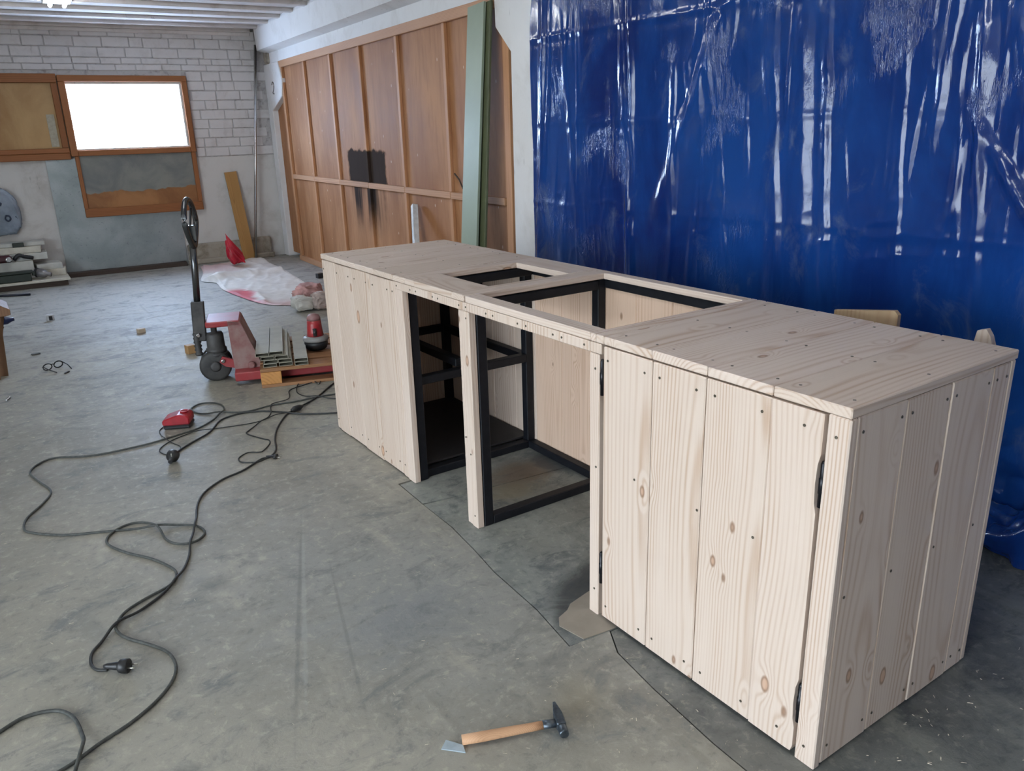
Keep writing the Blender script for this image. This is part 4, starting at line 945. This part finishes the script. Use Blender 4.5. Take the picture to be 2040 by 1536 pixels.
# plug in front
PM = Matrix.Translation((-1.297,1.404,.018)) @ Matrix.Rotation(math.radians(-36), 4, 'Z') @ Matrix.Rotation(math.radians(90), 4, 'Y')
lathe('plug_body', [(.005,-.01),(.008,.0),(.012,.03),(.012,.034),(.019,.038),(.0205,.045),(.0205,.062),(.017,.064)], plug_m, PM, cc, 20)
for s in (-1, 1): lathe('plug_pin', [(.0024,.064),(.0024,.083),(.001,.084)], pin_m, PM @ Matrix.Translation((0, s*.0095, 0)), cc, 8)
# two-pin plug
P5 = Matrix.Translation((-.417,2.668,.010)) @ Matrix.Rotation(math.radians(-42), 4, 'Z') @ Matrix.Rotation(math.radians(90), 4, 'Y')
lathe('plug_body', [(.004,-.012),(.006,.0),(.009,.022),(.017,.030),(.0185,.040),(.015,.042)], plug_m, P5 @ Matrix.Translation((0,0,.0)) @ Matrix.Scale(.62, 4, (1,0,0)), cd, 18)
for s in (-1, 1): lathe('plug_pin', [(.0024,.042),(.0024,.061),(.001,.062)], pin_m, P5 @ Matrix.Translation((0, s*.0095, 0)), cd, 8)
# coupling lying on the crossing cables
lathe('cable_coupling', [(.006,0),(.011,.012),(.016,.02),(.016,.055),(.010,.07),(.005,.085)], plug_m, Matrix.Translation((-.115,3.205,.020)) @ Matrix.Rotation(math.radians(20), 4, 'Z') @ Matrix.Rotation(math.radians(90), 4, 'Y'), ca, 16)

# ================================================================== charger, hammer and small things on the floor
ch = empty('battery_charger', Matrix.Translation((-.655,3.40,0)), 'red battery charger with black base on the floor by the cables', 'charger')
CM = WM[ch.name] @ Matrix.Rotation(math.radians(-26), 4, 'Z')
cred = plain('red_charger_plastic', (.30,.010,.018), .4, 0, .15, 20)
box('charger_base', (-.068,-.055,.002), (.066,.055,.022), drk, ch, CM, b=.006)
prism('charger_case', [(-.070,.022),(.066,.022),(.068,.055),(.055,.072),(.012,.078),(-.050,.058),(-.070,.050)], -.055, .055, cred, (0,2,1), ch, CM, .006)
lathe('charger_slot', [(.022,0),(.024,.006),(.020,.007),(.017,.001)], cred, CM @ Matrix.Translation((.034,.005,.076)) @ Matrix.Scale(.8, 4, (0,1,0)), ch, 16)
hm = empty('hammer', Matrix.Translation((-.49,.50,0)), 'hammer with wooden handle lying on the floor in front of the counter', 'hammer')
HM = Matrix.Translation((-.622,.556,.016)) @ Matrix.Rotation(math.atan2(.459-.556, -.395+.622), 4, 'Z')
hv_, hf_ = [], []
P_ = [(0,0,0),(.05,0,.0),(.12,0,.002),(.17,0,.003),(.205,0,.004)]
V1, F1 = tube_geo(P_, [.0148,.0152,.0140,.0128,.0125], 14, .72)
hs = solid('hammer_handle', V1, F1, handle_w, hm, HM, smooth=True)
steel_b = plain('dark_hammer_steel', (.10,.12,.14), .4, .8, .3, 60)
V1, F1 = tube_geo([(.205,0,.004),(.238,0,.004)], [.0128,.0128], 14, .72); solid('handle_neck', V1, F1, steel_b, hm, HM, smooth=True)
box('hammer_head', (.238,-.018,-.008), (.262,.022,.016), steel_b, hm, HM, b=.003)
prism('hammer_peen', [(.238,.022),(.262,.022),(.254,.066),(.247,.066)], -.007, .014, steel_b, (0,1,2), hm, HM, .001)
lathe('hammer_face', [(.0115,.0),(.0125,.004),(.0125,.022),(.0110,.027)], steel_b, HM @ Matrix.Translation((.250,-.018,.004)) @ Matrix.Rotation(math.radians(90), 4, 'X'), hm, 14)
gl = empty('eyeglasses', Matrix.Translation((-1.075,5.08,0)), 'black framed eyeglasses lying on the floor at the left', 'glasses')
GLM = Matrix.Translation((-1.082,5.09,0)) @ Matrix.Rotation(math.radians(26), 4, 'Z')
def ring(cx_): return [(cx_+.030*math.cos(a), .0, .026+.021*math.sin(a)) for a in [2*math.pi*k/18 for k in range(19)]]
blk = plain('black_glasses_plastic', (.010,.010,.011), .3)
for s in (-1, 1):
    tube('rim', ring(s*.037), .0042, blk, gl, GLM, 8)
    tube('temple', [(s*.068,0,.035),(s*.066,-.06,.022),(s*.050,-.12,.006)], .0036, blk, gl, GLM, 8)
tube('bridge', [(-.008,0,.034),(.0,0,.037),(.008,0,.034)], .0035, blk, gl, GLM, 8)
offc = wood('pale_offcut_wood', 'X', (.52,.43,.33), (.36,.24,.15), PK, knots=False)
def block(c, s, rz, m, label, cat='block', name='wood_block'):
    return box(name, (-s[0]/2,-s[1]/2,0), (s[0]/2,s[1]/2,s[2]), m, None, Matrix.Translation((c[0],c[1],.0005)) @ Matrix.Rotation(rz, 4, 'Z'), b=.002, label=label, cat=cat)
block((-.405,5.80), (.055,.04,.035), .3, offc, 'small pale wood block alone on the open floor')
block((-.245,4.90), (.055,.055,.06), .2, wood('tan_offcut_wood', 'Z', (.40,.24,.11), (.26,.13,.05), PK, knots=False), 'small tan wood block beside the pallet truck wheel')
nb = empty('small_canister', Matrix.Translation((-.938,6.82,0)), 'small white and black canister on the floor near the rod', 'canister')
lathe('canister_shell', [(.03,0),(.032,.004),(.032,.05),(.028,.052)], plain('white_cap_plastic', (.55,.56,.57), .5), WM[nb.name], nb, 14); box('canister_window', (-.012,-.036,.008), (.014,-.028,.044), drk, nb, WM[nb.name], b=.002)
block((-1.145,4.86+.75), (.055,.03,.010), .2, plain('grey_scrap', (.13,.135,.13), .6), 'flat grey scrap lying above the eyeglasses', 'scrap', 'metal_scrap')
block((-1.02,4.93), (.05,.012,.008), .9, plain('dark_scrap', (.05,.045,.045), .6), 'dark splinter lying below the eyeglasses', 'scrap', 'splinter')
lathe('bolt', [(.005,0),(.005,.045),(.009,.046),(.009,.053),(.003,.054)], chrome, Matrix.Translation((-1.385,4.50,.007)) @ Matrix.Rotation(1.2, 4, 'Z') @ Matrix.Rotation(math.radians(92), 4, 'Y'), None, 10, label='small shiny bolt on the floor at the left edge', cat='bolt')
block((1.60,7.16), (.07,.05,.05), .2, drk, 'small dark block on the far floor beside the counter end', 'block', 'scrap_block')
prism('plastic_scrap', [(-.672,.573),(-.630,.528),(-.622,.552),(-.648,.592)], .0008, .004, plain('pale_blue_plastic', (.36,.43,.47), .45), (0,1,2), label='pale blue plastic scrap by the end of the hammer handle', cat='scrap')
# cardboard under the counter post
cbd = plain('grey_brown_cardboard', (.27,.235,.195), .8, 0, .08, 12)
prism('cardboard_sheet', [(-.130,.80),(-.105,.835),(-.060,.850),(-.03,.872),(.10,.90),(.16,.80),(.13,.69),(-.012,.692),(-.112,.706)], .0005, .0032, cbd, (0,1,2), label='grey-brown cardboard sheet under the counter post', cat='cardboard')
# boards standing behind the counter
prism('plywood_board', [(.665,0),(.665,.853),(.46,.884),(.447,.872),(.447,0)], .915, .933, wood('plywood_face', 'Z', (.52,.37,.23), (.36,.21,.11), PK, knots=False), (1,2,0), None, I4, .001, label='brown plywood board with a rounded corner standing behind the counter', cat='board')
prism('curved_board', [(.225,0),(.212,.84),(.207,.872),(.183,.880),(.170,.862),(.160,.835),(.150,.75),(.13,0)], .905, .927, pine_z, (1,2,0), None, I4, .001, label='pale curved wooden slat standing behind the counter end', cat='board')

# lit ceiling lamps: first at the top edge, two unseen ones added for brightness
em = NT('lamp_tube_glow'); em.set(Base_Color=(.9,.95,1.0), Emission_Color=(.90,.96,1.0), Emission_Strength=36.0)
hous_m = plain('lamp_housing_paint', (.6,.58,.55), .5)
for k, (v0_, lab) in enumerate(((-1.62,'lit white lamp hanging under the ceiling at the top edge'),(-5.0,'added unseen ceiling lamp over the middle of the floor'),(-8.2,'added unseen ceiling lamp over the near floor'))):
    lamp = empty('ceiling_lamp', ROOM @ Matrix.Translation((-2.2,v0_-.8,2.60)), lab, 'lamp', 'ceiling lamps')
    box('lamp_housing', (-2.32,v0_-1.6,2.585), (-2.10,v0_,2.622), hous_m, lamp, ROOM, b=.005)
    for uu_ in (-2.265,-2.155): tube('lamp_tube', [(uu_,v0_-1.55,2.564),(uu_,v0_-.06,2.564)], .016, em.m, lamp, ROOM, 12)
    if k == 0: tube('lamp_wire', spline([(-2.235,-1.62,2.60),(-2.24,-1.55,2.585),(-2.225,-1.50,2.60),(-2.23,-1.40,2.615)], 4), .006, drk, lamp, ROOM, 6)

# wood chips and crumbs scattered on the concrete: nobody could count them
rc = random.Random(5); V1 = []; F1 = []
def chip(x, y, s, l):
    a = rc.random()*6.3; n = len(V1); ca_, sa = math.cos(a), math.sin(a); w = s*.4; h_ = .0006+s*.25
    for dx, dy, dz in ((-l,-w,0),(l,-w,0),(l,w,0),(-l,w,0),(-l*.7,0,h_),(l*.7,0,h_)):
        V1.append((x+dx*ca_-dy*sa, y+dx*sa+dy*ca_, .0006+dz))
    F1.extend([tuple(n+i for i in f) for f in ((3,2,1,0),(0,1,5,4),(2,3,4,5),(1,2,5),(3,0,4))])
for _ in range(60): chip(rc.gauss(.35,.25), -.03-abs(rc.gauss(0,.16)), .0015+rc.random()*.002, .002+rc.random()*.006)
for _ in range(70): chip(-.05-abs(rc.gauss(0,.22)), rc.gauss(.25,.35), .001+rc.random()*.0016, .0015+rc.random()*.004)
for _ in range(120): chip(rc.uniform(-1.5,-.15), rc.uniform(.2,3.2), .001+rc.random()*.0014, .0015+rc.random()*.006)
for _ in range(90): chip(rc.uniform(-1.4,.0), rc.uniform(3.2,7.8), .0015+rc.random()*.003, .003+rc.random()*.008)
solid('wood_chips', V1, F1, plain('pale_wood_chips', (.52,.46,.36), .8, 0, .3, 200), None, I4, label='pale wood chips and crumbs scattered over the concrete floor', cat='chips', kind='stuff')
